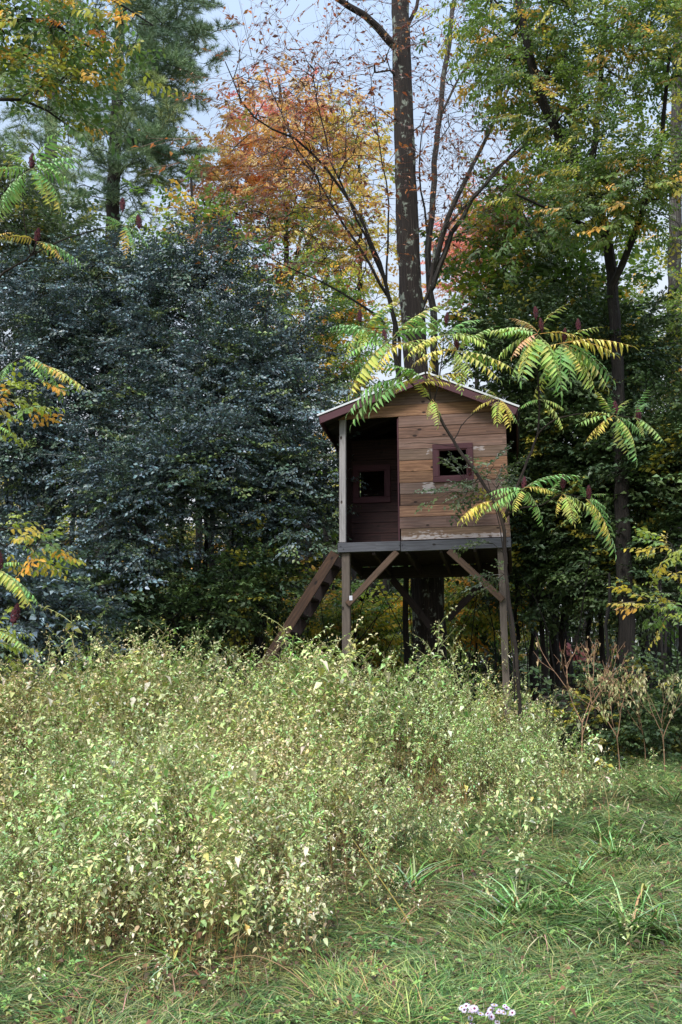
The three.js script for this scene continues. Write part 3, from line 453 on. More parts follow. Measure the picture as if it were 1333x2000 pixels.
// right-hand green masses
grow({ seed: 120, name: 'leafy_tree', label: 'big leaning green tree with a dark forked trunk filling the upper right', bark: barkDark, mat: LM.soft, leaf: SP.ovate, tint: PAL.green, per: 4, reach: 0.38, size: 0.7, tipR: 0.006, gap: 1.2, cut: 0.0, upPen: 0.5,
  stems: [{ pts: [[1225, 1270, 11.8], [1212, 900, 11.8], [1203, 680, 11.7], [1185, 460, 11.6], [1135, 345, 11.4], [1070, 225, 11.2], [1045, 150, 11.1], [1020, 40, 11], [1000, -80, 11]], r: [0.115, 0.045] },
    { pts: [[1148, 370, 11.5], [1165, 250, 11.3], [1175, 120, 11.1], [1190, -60, 11]], r: [0.05, 0.02], ground: false }, { pts: [[1195, 560, 11.6], [1250, 430, 11.2], [1290, 280, 11], [1310, 100, 10.9]], r: [0.05, 0.02], ground: false }, { pts: [[1185, 460, 11.6], [1100, 420, 11.3], [1010, 380, 11]], r: [0.035, 0.015], ground: false }],
  blobs: [[1090, 80, 11.2, 160, 120, 0.8, 85], [1230, 110, 11, 150, 140, 0.8, 95], [1030, 180, 11.2, 95, 90, 0.6, 34], [1240, 320, 11, 120, 120, 0.7, 80], [1110, 260, 11.3, 100, 90, 0.7, 44], [1120, 420, 11.3, 120, 70, 0.7, 36], [965, 40, 11.4, 80, 60, 0.5, 24], [1260, -60, 11, 180, 80, 1, 26], [1080, -70, 11.2, 170, 70, 1, 20]] });
grow({ seed: 121, name: 'leafy_tree', label: 'bright green maple with low spreading crown right of the tall trunk', bark: barkDark, mat: LM.soft, leaf: SP.maple, tint: PAL.mid, per: 2, reach: 0.4, size: 1, tipR: 0.006, gap: 0.9, cut: -0.12,
  stems: [{ pts: [[1085, 1270, 14.5], [1080, 800, 14.5], [1060, 600, 14.5], [1050, 420, 14.4]], r: [0.09, 0.025] }], blobs: [[1010, 520, 14.3, 130, 80, 1, 110], [1080, 430, 14.5, 120, 80, 1, 70], [960, 610, 14.2, 110, 60, 0.9, 60], [1110, 580, 14, 130, 80, 0.9, 90], [1000, 380, 14.5, 70, 50, 0.7, 24]] });
grow({ seed: 122, name: 'leafy_tree', label: 'green yellow-flecked tree at the right edge with a rough grey trunk', bark: barkGrey, mat: LM.soft, leaf: SP.fine, tint: PAL.green, per: 3, reach: 0.5, size: 1, tipR: 0.007, gap: 0.9, cut: -0.02,
  stems: [{ pts: [[1312, 1270, 16], [1316, 800, 16], [1318, 500, 16], [1322, 250, 16], [1324, 0, 16]], r: [0.17, 0.09] }], blobs: [[1280, 620, 15.6, 120, 70, 1, 60], [1330, 700, 15.6, 100, 110, 1, 70], [1260, 760, 15.6, 100, 80, 1, 60], [1300, 420, 15.8, 80, 60, 0.9, 26], [1380, 200, 16, 120, 200, 1.2, 60]] });
const shrub = (seed, label, xs, base, blobs, tint, mat, leaf, extra = {}) => grow({ seed, name: 'shrub', label, category: 'shrub', bark: barkDark, mat, leaf, tint, per: 5, reach: 0.3, size: 1, tipR: 0.0055, gap: 1.4, cut: -0.03, upPen: 0.6,
  stems: xs.map(([px0, px1, py1, r]) => ({ pts: [[px0, 1262, base], [lerp(px0, px1, 0.3), 1120, base], [lerp(px0, px1, 0.75), lerp(1120, py1, 0.6), base - 0.1], [px1, py1, base - 0.1]], r: [r ?? 0.045, 0.012], wig: 0.06, bareTo: 0.2 })), blobs, ...extra });
shrub(130, 'dense dark green thicket right of the sumac, level with the roof', [[1060, 1030, 760], [1100, 1130, 720], [1150, 1180, 740]], 13.2, [[1060, 690, 13, 130, 80, 0.9, 90], [1180, 700, 12.8, 120, 90, 0.9, 90], [1050, 830, 13, 90, 90, 0.8, 60]], PAL.dark, LM.gloss, SP.fine);
shrub(131, 'shaded dark shrub behind the drooping sumac branch on the right', [[1180, 1150, 860, 0.05], [1210, 1230, 880, 0.05]], 13, [[1130, 900, 12.9, 110, 90, 0.8, 80], [1230, 880, 12.8, 110, 110, 0.8, 80], [1150, 1040, 13, 110, 80, 0.8, 50]], PAL.dark, LM.gloss, SP.fine);
shrub(132, 'dark green shrub at the right edge below the grey trunk', [[1290, 1280, 900], [1330, 1340, 920]], 12.2, [[1300, 900, 12.1, 90, 120, 0.8, 80], [1310, 1050, 12.1, 80, 90, 0.7, 50], [1240, 1130, 12.5, 90, 70, 0.6, 34]], PAL.dark, LM.gloss, SP.fine);
shrub(133, 'dim yellow-green bush seen under the tree house right of the trunk', [[900, 905, 1150, 0.02], [930, 940, 1130, 0.02]], 15.5, [[910, 1170, 15.4, 60, 60, 0.7, 40], [960, 1130, 15.4, 60, 70, 0.7, 30]], PAL.yellowGreen, LM.soft, SP.ovate);
shrub(134, 'low green bush in the gap between ladder and left post', [[620, 615, 1190, 0.02], [650, 650, 1170, 0.02]], 16.5, [[630, 1220, 16.4, 70, 50, 0.7, 44], [700, 1230, 16.4, 70, 50, 0.7, 40]], PAL.yellowGreen, LM.soft, SP.ovate);
shrub(135, 'dark bush standing directly behind the right post of the tree house', [[1010, 1000, 1000], [1040, 1050, 960]], 13.6, [[1020, 1000, 13.5, 70, 110, 0.7, 60], [1060, 1120, 13.4, 80, 80, 0.7, 44]], PAL.dark, LM.gloss, SP.fine);
shrub(136, 'low dark green bush behind the branched dead weeds at the right', [[1190, 1180, 1380, 0.015], [1290, 1300, 1370, 0.015]], 10.9, [[1180, 1420, 10.8, 90, 40, 0.4, 40], [1290, 1410, 10.8, 90, 50, 0.4, 46]], PAL.dark, LM.gloss, SP.fine, { per: 4, size: 0.8 });
// grey-blue shrubs on the left
const B = (seed, label, xs, base, blobs, ex) => shrub(seed, label, xs, base, blobs, PAL.bush, LM.waxy, SP.small, { per: 4, reach: 0.3, ...ex });
B(140, 'grey-blue leafy shrub at the far left edge behind the sumac fronds', [[60, 40, 640], [100, 110, 600], [30, 0, 700]], 12.8, [[70, 620, 12.7, 110, 110, 0.9, 90], [40, 780, 12.5, 100, 110, 0.8, 80], [110, 900, 12.4, 90, 80, 0.7, 50], [40, 930, 12.5, 90, 90, 0.6, 60], [50, 1070, 12.4, 90, 70, 0.6, 46]], {});
B(141, 'largest grey-blue shrub, its rounded crown peaking beneath the pine', [[190, 170, 620, 0.09], [215, 260, 520, 0.07], [270, 300, 500], [330, 380, 560]], 13.2, [[270, 580, 13.1, 140, 85, 1, 140], [180, 720, 12.9, 130, 110, 1, 110], [340, 720, 12.9, 140, 110, 1, 120], [400, 570, 13.2, 110, 75, 0.9, 80], [250, 850, 12.6, 130, 70, 0.8, 70]], {});
B(142, 'grey-blue shrub with dense sprays just left of the ladder and corner post', [[500, 520, 760], [540, 580, 700], [480, 450, 800, 0.06]], 12.6, [[560, 820, 12.4, 90, 100, 0.7, 90], [520, 690, 12.8, 110, 90, 0.9, 90], [600, 940, 12.1, 65, 80, 0.5, 50], [500, 930, 12.3, 100, 80, 0.7, 60], [580, 1030, 12, 60, 50, 0.5, 26]], {});
B(143, 'grey-blue shrub leaning forward with low boughs over the meadow edge', [[200, 240, 900, 0.08], [230, 330, 950, 0.06]], 11.9, [[290, 930, 11.6, 130, 70, 0.6, 90], [220, 1000, 11.5, 90, 60, 0.5, 50], [270, 1090, 11.4, 55, 50, 0.4, 26], [400, 880, 11.8, 110, 80, 0.6, 70]], {});
B(144, 'grey-blue shrub in the middle with a dark hollow beneath it', [[400, 410, 760, 0.06], [430, 480, 800], [380, 340, 850]], 13, [[430, 760, 12.8, 120, 100, 0.9, 100], [440, 940, 12.6, 100, 80, 0.7, 50], [480, 1060, 12.6, 70, 50, 0.5, 22]], {});
shrub(145, 'low dark green bush at the left edge above the pale weeds', [[90, 80, 1200, 0.02], [120, 140, 1200, 0.02]], 11, [[100, 1220, 10.9, 80, 55, 0.5, 50], [30, 1190, 10.9, 60, 60, 0.5, 34]], PAL.bush, LM.waxy, SP.fine, { per: 6 });
shrub(146, 'tall green tree-like shrub behind the left grey-blue shrubs', [[20, 30, 460, 0.06], [140, 150, 480, 0.06]], 15, [[50, 500, 14.8, 120, 90, 1, 80], [150, 560, 14.8, 110, 80, 1, 60], [20, 390, 14.8, 80, 60, 0.8, 30]], PAL.bushGreen, LM.soft, SP.fine, { size: 1.1, per: 6 });
shrub(147, 'dark low bush under the grey-blue shrubs, left of the ladder', [[350, 340, 1170, 0.02], [440, 450, 1150, 0.02]], 12, [[340, 1190, 11.9, 90, 55, 0.5, 44], [450, 1170, 11.9, 80, 60, 0.5, 40], [520, 1130, 12.2, 60, 60, 0.5, 24]], PAL.dark, LM.gloss, SP.fine, { per: 4, size: 0.85 });
shrub(148, 'dark low bush beneath the far-left shrubs', [[180, 190, 1160, 0.02]], 12, [[170, 1150, 11.9, 80, 60, 0.5, 40], [250, 1200, 11.9, 60, 40, 0.4, 20]], PAL.dark, LM.gloss, SP.fine, { per: 4, size: 0.85 });
// foreground foliage at the edges
grow({ seed: 150, name: 'leafy_tree', label: 'near tree whose hanging boughs of green and yellow leaves fill the upper left', bark: barkDark, mat: LM.soft, leaf: SP.ovate, tint: PAL.over, per: 2, reach: 0.24, size: 0.8, tipR: 0.004, gap: 1.6, cut: -0.04, upPen: 0.2, sag: 0.12, out: 0.9,
  stems: [{ pts: [[-320, 1400, 8.2], [-300, 900, 8.2], [-260, 400, 8.2], [-240, -100, 8.2], [-200, -500, 8.2]], r: [0.14, 0.05] }, { pts: [[-250, 200, 8.2], [-60, 60, 8.1], [90, 40, 8], [200, 110, 8]], r: [0.05, 0.008], ground: false }, { pts: [[-250, 330, 8.2], [-80, 210, 8], [60, 200, 7.9], [140, 250, 7.9]], r: [0.04, 0.006], ground: false }, { pts: [[-240, -60, 8.2], [0, -60, 8.1], [180, -20, 8], [300, 50, 8]], r: [0.04, 0.006], ground: false }],
  blobs: [[90, 50, 8, 150, 60, 0.5, 46], [50, 160, 7.9, 110, 50, 0.4, 26], [215, 50, 8, 70, 50, 0.4, 15], [130, 215, 8, 60, 30, 0.3, 7], [40, -50, 8, 220, 40, 0.6, 14], [285, 75, 8, 25, 30, 0.2, 4]] });
grow({ seed: 151, name: 'sapling', label: 'yellow-green leafy twigs reaching in at the left edge, halfway up', category: 'sapling', bark: barkSumac, mat: LM.soft, leaf: SP.ovate, tint: PAL.yellowGreen, per: 1, reach: 0.1, size: 0.6, tipR: 0.003, gap: 2, cut: -0.2, upPen: 0.2,
  stems: [{ pts: [[-60, 1420, 7.4], [-50, 1100, 7.4], [-40, 700, 7.4]], r: [0.02, 0.008] }], blobs: [[60, 1065, 7.3, 100, 20, 0.25, 16], [10, 1020, 7.3, 30, 20, 0.2, 4], [20, 780, 7.3, 60, 40, 0.25, 11], [70, 745, 7.3, 30, 15, 0.2, 3], [0, 1240, 7.4, 40, 40, 0.2, 9]] });
grow({ seed: 152, name: 'sapling', label: 'yellow-green leafy boughs reaching in at the right edge', category: 'sapling', bark: barkSumac, mat: LM.soft, leaf: SP.ovate, tint: PAL.yellowGreen, per: 1, reach: 0.1, size: 0.6, tipR: 0.003, gap: 2, cut: -0.2, upPen: 0.2,
  stems: [{ pts: [[1400, 1420, 9], [1390, 1200, 9], [1380, 1000, 9]], r: [0.02, 0.008] }], blobs: [[1290, 1180, 9, 50, 22, 0.25, 14], [1305, 1070, 9, 40, 22, 0.25, 9], [1325, 1130, 9, 15, 15, 0.2, 3], [1320, 1205, 9, 25, 20, 0.2, 4]] });
grow({ seed: 153, name: 'sapling', label: 'small grey-green leafy sapling growing before the right side of the plank wall', category: 'sapling', bark: barkSumac, mat: LM.soft, leaf: SP.fine, tint: PAL.bushGreen, per: 1, reach: 0.1, size: 0.62, tipR: 0.0025, gap: 2, cut: -0.2, upPen: 0.3,
  stems: [{ pts: [[1003, 1330, 10.1], [985, 1100, 10.15], [972, 1000, 10.2], [950, 930, 10.2]], r: [0.012, 0.004] }], blobs: [[945, 930, 10.2, 55, 32, 0.25, 24], [900, 960, 10.2, 40, 25, 0.2, 9], [970, 1130, 10.3, 25, 40, 0.2, 6], [968, 1060, 10.2, 20, 20, 0.15, 3]] });

// ------------------------------------------------------------------ young trunks standing in the shaded wood
{
  const R = rngOf(500), spots = [[262, 17, 1.3], [335, 19, 1], [148, 15.5, 1], [418, 16, 1.2], [452, 21, 1], [505, 15.2, 1.5], [690, 19, 1], [718, 22, 0.8], [742, 17.5, 0.9], [765, 24, 1], [1052, 18, 1], [1108, 16.5, 1.1], [1150, 21, 0.9], [1247, 15, 1.3], [1275, 19, 1], [945, 23, 1], [895, 20, 0.8], [52, 18, 1.2], [575, 20, 1], [985, 17, 0.8]];
  const mk = () => { const m = new MB(), pts = [], n = 14; let x = 0, z = 0; for (let k = 0; k <= n; k++) { pts.push(V(x, k * 0.75 - 0.15, z)); x += (R() - 0.5) * 0.16; z += (R() - 0.5) * 0.1; } m.tube(pts, pts.map((_, k) => 0.07 * (1 - 0.75 * k / n)), 8, [1, 1, 1], 0.1); const b = new MB();
    for (let k = 0; k < 9; k++) { const i = 3 + Math.floor(R() * 10), a = R() * 6.28, L = 0.6 + R() * 1.1, s = [pts[i]]; for (let j = 1; j <= 4; j++) s.push(s[j - 1].clone().add(V(Math.cos(a) * L / 4 + (R() - 0.5) * 0.1, 0.12 + R() * 0.1, Math.sin(a) * L / 4 + (R() - 0.5) * 0.1))); b.tube(s, [0.014, 0.011, 0.008, 0.005, 0.002], 4); } return [m.build(), b.build()]; };
  const va = [mk(), mk(), mk()];
  spots.forEach(([px, d, s], i) => { const p = at(px, 1250, d); p.y = ground(p.x, p.z); const t = thing('young_tree', 'thin dark trunk of a young tree standing in the shaded wood behind', 'tree', p, 'young trunks in the shaded wood'); const [a, b] = va[i % 3]; mesh('trunk', a, barkDark, t); mesh('branch', b, barkDark, t); t.rotation.y = R() * 6.28; t.scale.set(s, 0.55 + 0.2 * R(), s); });
}
// ------------------------------------------------------------------ the wood behind, seen as one mass
{
  const R = rngOf(600), G = new THREE.Group(); G.name = 'distant_woods'; tag(G, 'mass of dim woodland closing the view behind all nearer trees', 'woods', null, 'stuff'); scene.add(G);
  const list = [], tr = [], pal = [PAL.dark, PAL.mid, PAL.dark, PAL.green, PAL.yellow, PAL.dark];
  for (let k = 0; k < 150; k++) {
    const d = 24 + R() * 34, x = (R() - 0.5) * 1.5 * d, y0 = ground(x, -d), gapc = sstep(0.14, 0.03, Math.abs((x / d) - (-0.145))), h = (7 + R() * 6) * (d / 40) * (1 - 0.25 * gapc), rr = 1.3 + R() * 1.6, p = pal[Math.floor(R() * pal.length)];
    tr.push([V(x, y0 - 0.2, -d), h]);
    for (let i = 0; i < 95; i++) { const u = R(), q = R() * 6.28, w = rr * Math.sqrt(Math.sin(Math.PI * clamp(0.12 + u * 0.88))) * Math.sqrt(R()); list.push([V(x + Math.cos(q) * w, y0 + h * (0.12 + 0.9 * u), -d + Math.sin(q) * w), V(Math.cos(q), (R() - 0.6) * 0.5, Math.sin(q)), (R() - 0.5), 0.9 + R() * 0.7, p(R)]); }
  }
  for (let k = 0; k < 1500; k++) { const d = 15 + R() * 30, x = (R() - 0.5) * 1.3 * d; list.push([V(x, ground(x, -d) + R() * R() * 2.0, -d), V(R() - 0.5, R() * 0.4, R() - 0.5), R() - 0.5, 0.5 + R() * 0.6, (R() < 0.75 ? PAL.dark : R() < 0.7 ? PAL.mid : PAL.red)(R)]); }
  instances('foliage', SP.far, LM.soft, list, G);
  const m = new MB(); for (const [b, h] of tr) m.tube([b, b.clone().add(V((R() - 0.5) * 0.5, h * 0.5, 0)), b.clone().add(V((R() - 0.5) * 0.8, h * 0.98, 0))], [0.15, 0.1, 0.03], 6); mesh('trunk', m.build(), barkDark, G, 'stuff');
  // brambles and saplings' twigs of the undergrowth
  const U = new MB(); for (let k = 0; k < 500; k++) { const d = 12 + R() * 9, x = (R() - 0.5) * 0.85 * d, pts = [V(x, ground(x, -d) - 0.03, -d)]; let q = V((R() - 0.5) * 0.5, 1, (R() - 0.5) * 0.5); const L = 0.8 + R() * 2.2; for (let j = 0; j < 6; j++) { pts.push(pts[j].clone().addScaledVector(q.normalize(), L / 6)); q.add(V((R() - 0.5) * 0.4, -0.06, (R() - 0.5) * 0.4)); } const r = 0.006 + 0.01 * R(); U.tube(pts, pts.map((_, j) => r * (1 - j / 8)), 4); }
  const u = mesh('undergrowth', U.build(), barkDark, scene, 'stuff'); tag(u, 'tangle of thin dark stems under the trees', 'undergrowth');
  const L = spray({ n: 3, L: 0.05, size: 0.085, asp: 0.6, seed: 9, tiltR: 0.6, tw: 0.001, forks: 0 }), ll = []; const brown = palette([[0x7a5638, 3], [0x5f4431, 3], [0x93683c, 2], [0x9a8040, 1]], 0.75);
  for (let k = 0; k < 7000; k++) { const d = 11.2 + R() * R() * 14, x = (R() - 0.5) * 0.9 * d; ll.push([V(x, ground(x, -d) + 0.015, -d), V(R() - 0.5, (R() - 0.5) * 0.4, R() - 0.5), (R() - 0.5) * 0.8, 0.8 + R() * 0.5, brown(R)]); }
  const LG = new THREE.Group(); LG.name = 'leaf_litter'; tag(LG, 'brown fallen leaves covering the forest floor', 'leaves', null, 'stuff'); scene.add(LG); instances('leaves', [L], LM.matt, ll, LG);
}

// ------------------------------------------------------------------ sumacs
function frondGeo(seed, L, pairs, cols) {
  const R = rngOf(seed), m = new MB(), pts = [], n = 12; let p = V(0, 0, 0), a = 0.16 + R() * 0.15; const bend = 0.5 + R() * 0.4, tw = (R() - 0.5) * 0.5;
  for (let k = 0; k <= n; k++) { pts.push(p.clone()); p = p.clone().add(V(Math.sin(tw * k / n) * L / n * 0.6, Math.sin(a) * L / n, Math.cos(a) * L / n)); a -= bend / n; }
  m.tube(pts, pts.map((_, k) => 0.0045 * (1 - 0.7 * k / n)), 4, cols[0].map((c, i) => c * [0.9, 0.6, 0.5][i]));
  const cv = new THREE.CatmullRomCurve3(pts);
  for (let k = 0; k < pairs; k++) for (const sg of [-1, 1]) {
    if (R() < 0.03) continue;
    const t = 0.16 + 0.84 * k / pairs + (R() - 0.5) * 0.01, o = cv.getPointAt(Math.min(1, t)), d0 = cv.getTangentAt(Math.min(1, t)), env = Math.sin(Math.PI * clamp(0.22 + 0.66 * t)), l = L * 0.26 * env * (0.8 + 0.35 * R());
    const side = V(0, 0, 0).crossVectors(d0, UP).normalize().multiplyScalar(-sg), d = side.multiplyScalar(0.85).addScaledVector(d0, 0.5).add(V((R() - 0.5) * 0.25, -0.15 - 0.45 * R(), (R() - 0.5) * 0.25)).normalize();
    const nn = V(0, 0, 0).crossVectors(V(0, 0, 0).crossVectors(d, UP), d).normalize().add(V((R() - 0.5) * 0.3, 0, (R() - 0.5) * 0.3)); nn.addScaledVector(d, -nn.dot(d)).normalize();
    const cc = mix3(cols[0], cols[1], clamp(R() * 0.5 + cols[2] * t)).map((c) => Math.min(0.85, c * (1.1 + 0.5 * R()))); m.leaf(o, d, nn, l, l * (0.2 + 0.07 * R()), cc, 0.3, 0.25, true);
  }
  { const o = pts[n], d = pts[n].clone().sub(pts[n - 1]).normalize(); m.leaf(o, d, V(0, 1, 0).addScaledVector(d, -d.y).normalize(), L * 0.13, L * 0.035, cols[0], 0.3, 0.3, true); }
  return m.build();
}
const lin = (h) => { const c = col(h); return [c.r, c.g, c.b]; };
const FG = [[lin(0x7aa85a), lin(0xa4bc68), 0.4], [lin(0x86b068), lin(0x74a05a), 0.3], [lin(0x9cb65c), lin(0xd8c65c), 0.5], [lin(0xccc05a), lin(0xe2c05a), 0.5], [lin(0xdcb850), lin(0xe6a85c), 0.6], [lin(0x8cb464), lin(0xc2c868), 0.5], [lin(0xc2c264), lin(0x98b460), 0.5], [lin(0xe4b068), lin(0xeaa484), 0.6]].flatMap((c, i) => [frondGeo(900 + i, 0.55, 10, c), frondGeo(950 + i, 0.5, 9, c), frondGeo(980 + i, 0.52, 10, c)]);
const frondMat = leafMat(0.9, 0.35);
function coneGeo(seed) { const R = rngOf(seed), m = new MB(), H = 0.15; for (let k = 0; k < 130; k++) { const t = (k + R()) / 130, y = H * t, rr = 0.026 * Math.sin(Math.PI * clamp(0.18 + 0.78 * t)) * (0.75 + 0.4 * R()), a = k * 2.4 + R(), s = 0.009 * (0.8 + 0.5 * R()), c = [0.075, 0.016, 0.022].map((q) => q * (0.6 + 0.8 * R())), x = Math.cos(a) * rr, z = Math.sin(a) * rr; const A = m.v(x + s * Math.cos(a), y + s * 0.4, z + s * Math.sin(a), ...c), B2 = m.v(x - s * Math.sin(a), y, z + s * Math.cos(a), ...c), C2 = m.v(x + s * Math.sin(a), y, z - s * Math.cos(a), ...c), D2 = m.v(x, y + s, z, ...c), E2 = m.v(x, y - s, z, ...c); m.t(A, B2, D2); m.t(A, D2, C2); m.t(A, C2, E2); m.t(A, E2, B2); } m.tube([V(0, -0.03, 0), V(0, H * 0.5, 0), V(0, H, 0)], [0.004, 0.016, 0.004], 6, [0.09, 0.02, 0.025]); return m.build(); }
const CONES = [coneGeo(1), coneGeo(2), coneGeo(3)];
// branches: lists of [px,py,d]; fronds: [px0,py0,px1,py1,d, colour kind]; cones: [px,py,d]
function sumac(label, rootAt, branches, fronds, cones, seed) {
  const R = rngOf(seed), b0 = at(...rootAt), base = V(b0.x, ground(b0.x, b0.z), b0.z), T = thing('sumac', label, 'sumac', base);
  for (const { pts, r } of branches) { const P = pts.map((q) => at(...q)); if (pts[0] === rootAt) P.unshift(base.clone().add(V(0, -0.05, 0))); const cv = new THREE.CatmullRomCurve3(P, false, 'centripetal'), k = Math.max(4, Math.ceil(cv.getLength() / 0.1)), m = new MB(), q = []; for (let i = 0; i <= k; i++) q.push(cv.getPointAt(i / k).sub(base).add(i && i < k ? V(R() - 0.5, R() - 0.5, R() - 0.5).multiplyScalar(0.012) : V(0, 0, 0))); m.tube(q, q.map((_, i) => lerp(r[0], r[1], i / k)), 8, [1, 1, 1], 0.1); mesh(pts[0] === rootAt ? 'trunk' : 'branch', m.build(), barkSumac, T); }
  const all = fronds.slice(); for (const f of fronds) if (R() < 0.75) all.push([f[0], f[1], f[2] + (R() - 0.5) * 60, f[3] + (R() - 0.4) * 44, f[4] + (R() - 0.5) * 0.3, R() < 0.6 ? f[5] : [0, 1, 2, 5, 6][Math.floor(R() * 5)]]);
  for (const [x0, y0, x1, y1, d, kind] of all) {
    const a = at(x0, y0, d), e = at(x1, y1, d), len = a.distanceTo(e), dz = (R() - 0.35) * len * 0.7, v = e.clone().sub(a); v.z += dz; const i = kind * 3 + Math.floor(R() * 3), g = FG[i], f = mesh('leaf', g, frondMat, T);
    f.position.copy(a).sub(base); const h = Math.hypot(v.x, v.z), s = (0.85 + 0.22 * R()) * v.length() / 0.49;
    const lift = Math.atan2(v.y, h); f.rotation.order = 'YXZ'; f.rotation.set(-lift + 0.02 + 0.0, Math.atan2(v.x, v.z), (R() - 0.5) * 0.5); f.rotation.x = clamp(-lift, -0.9, 1.0); f.scale.setScalar(s);
  }
  for (const [px, py, d] of cones) { const c = mesh('fruit_cone', CONES[Math.floor(R() * 3)], LM.matt, T); c.position.copy(at(px, py, d)).sub(base).add(V(0, -0.07, 0)); c.rotation.set((R() - 0.5) * 0.4, R() * 6, (R() - 0.5) * 0.4); c.scale.setScalar(0.85); }
  return T;
}
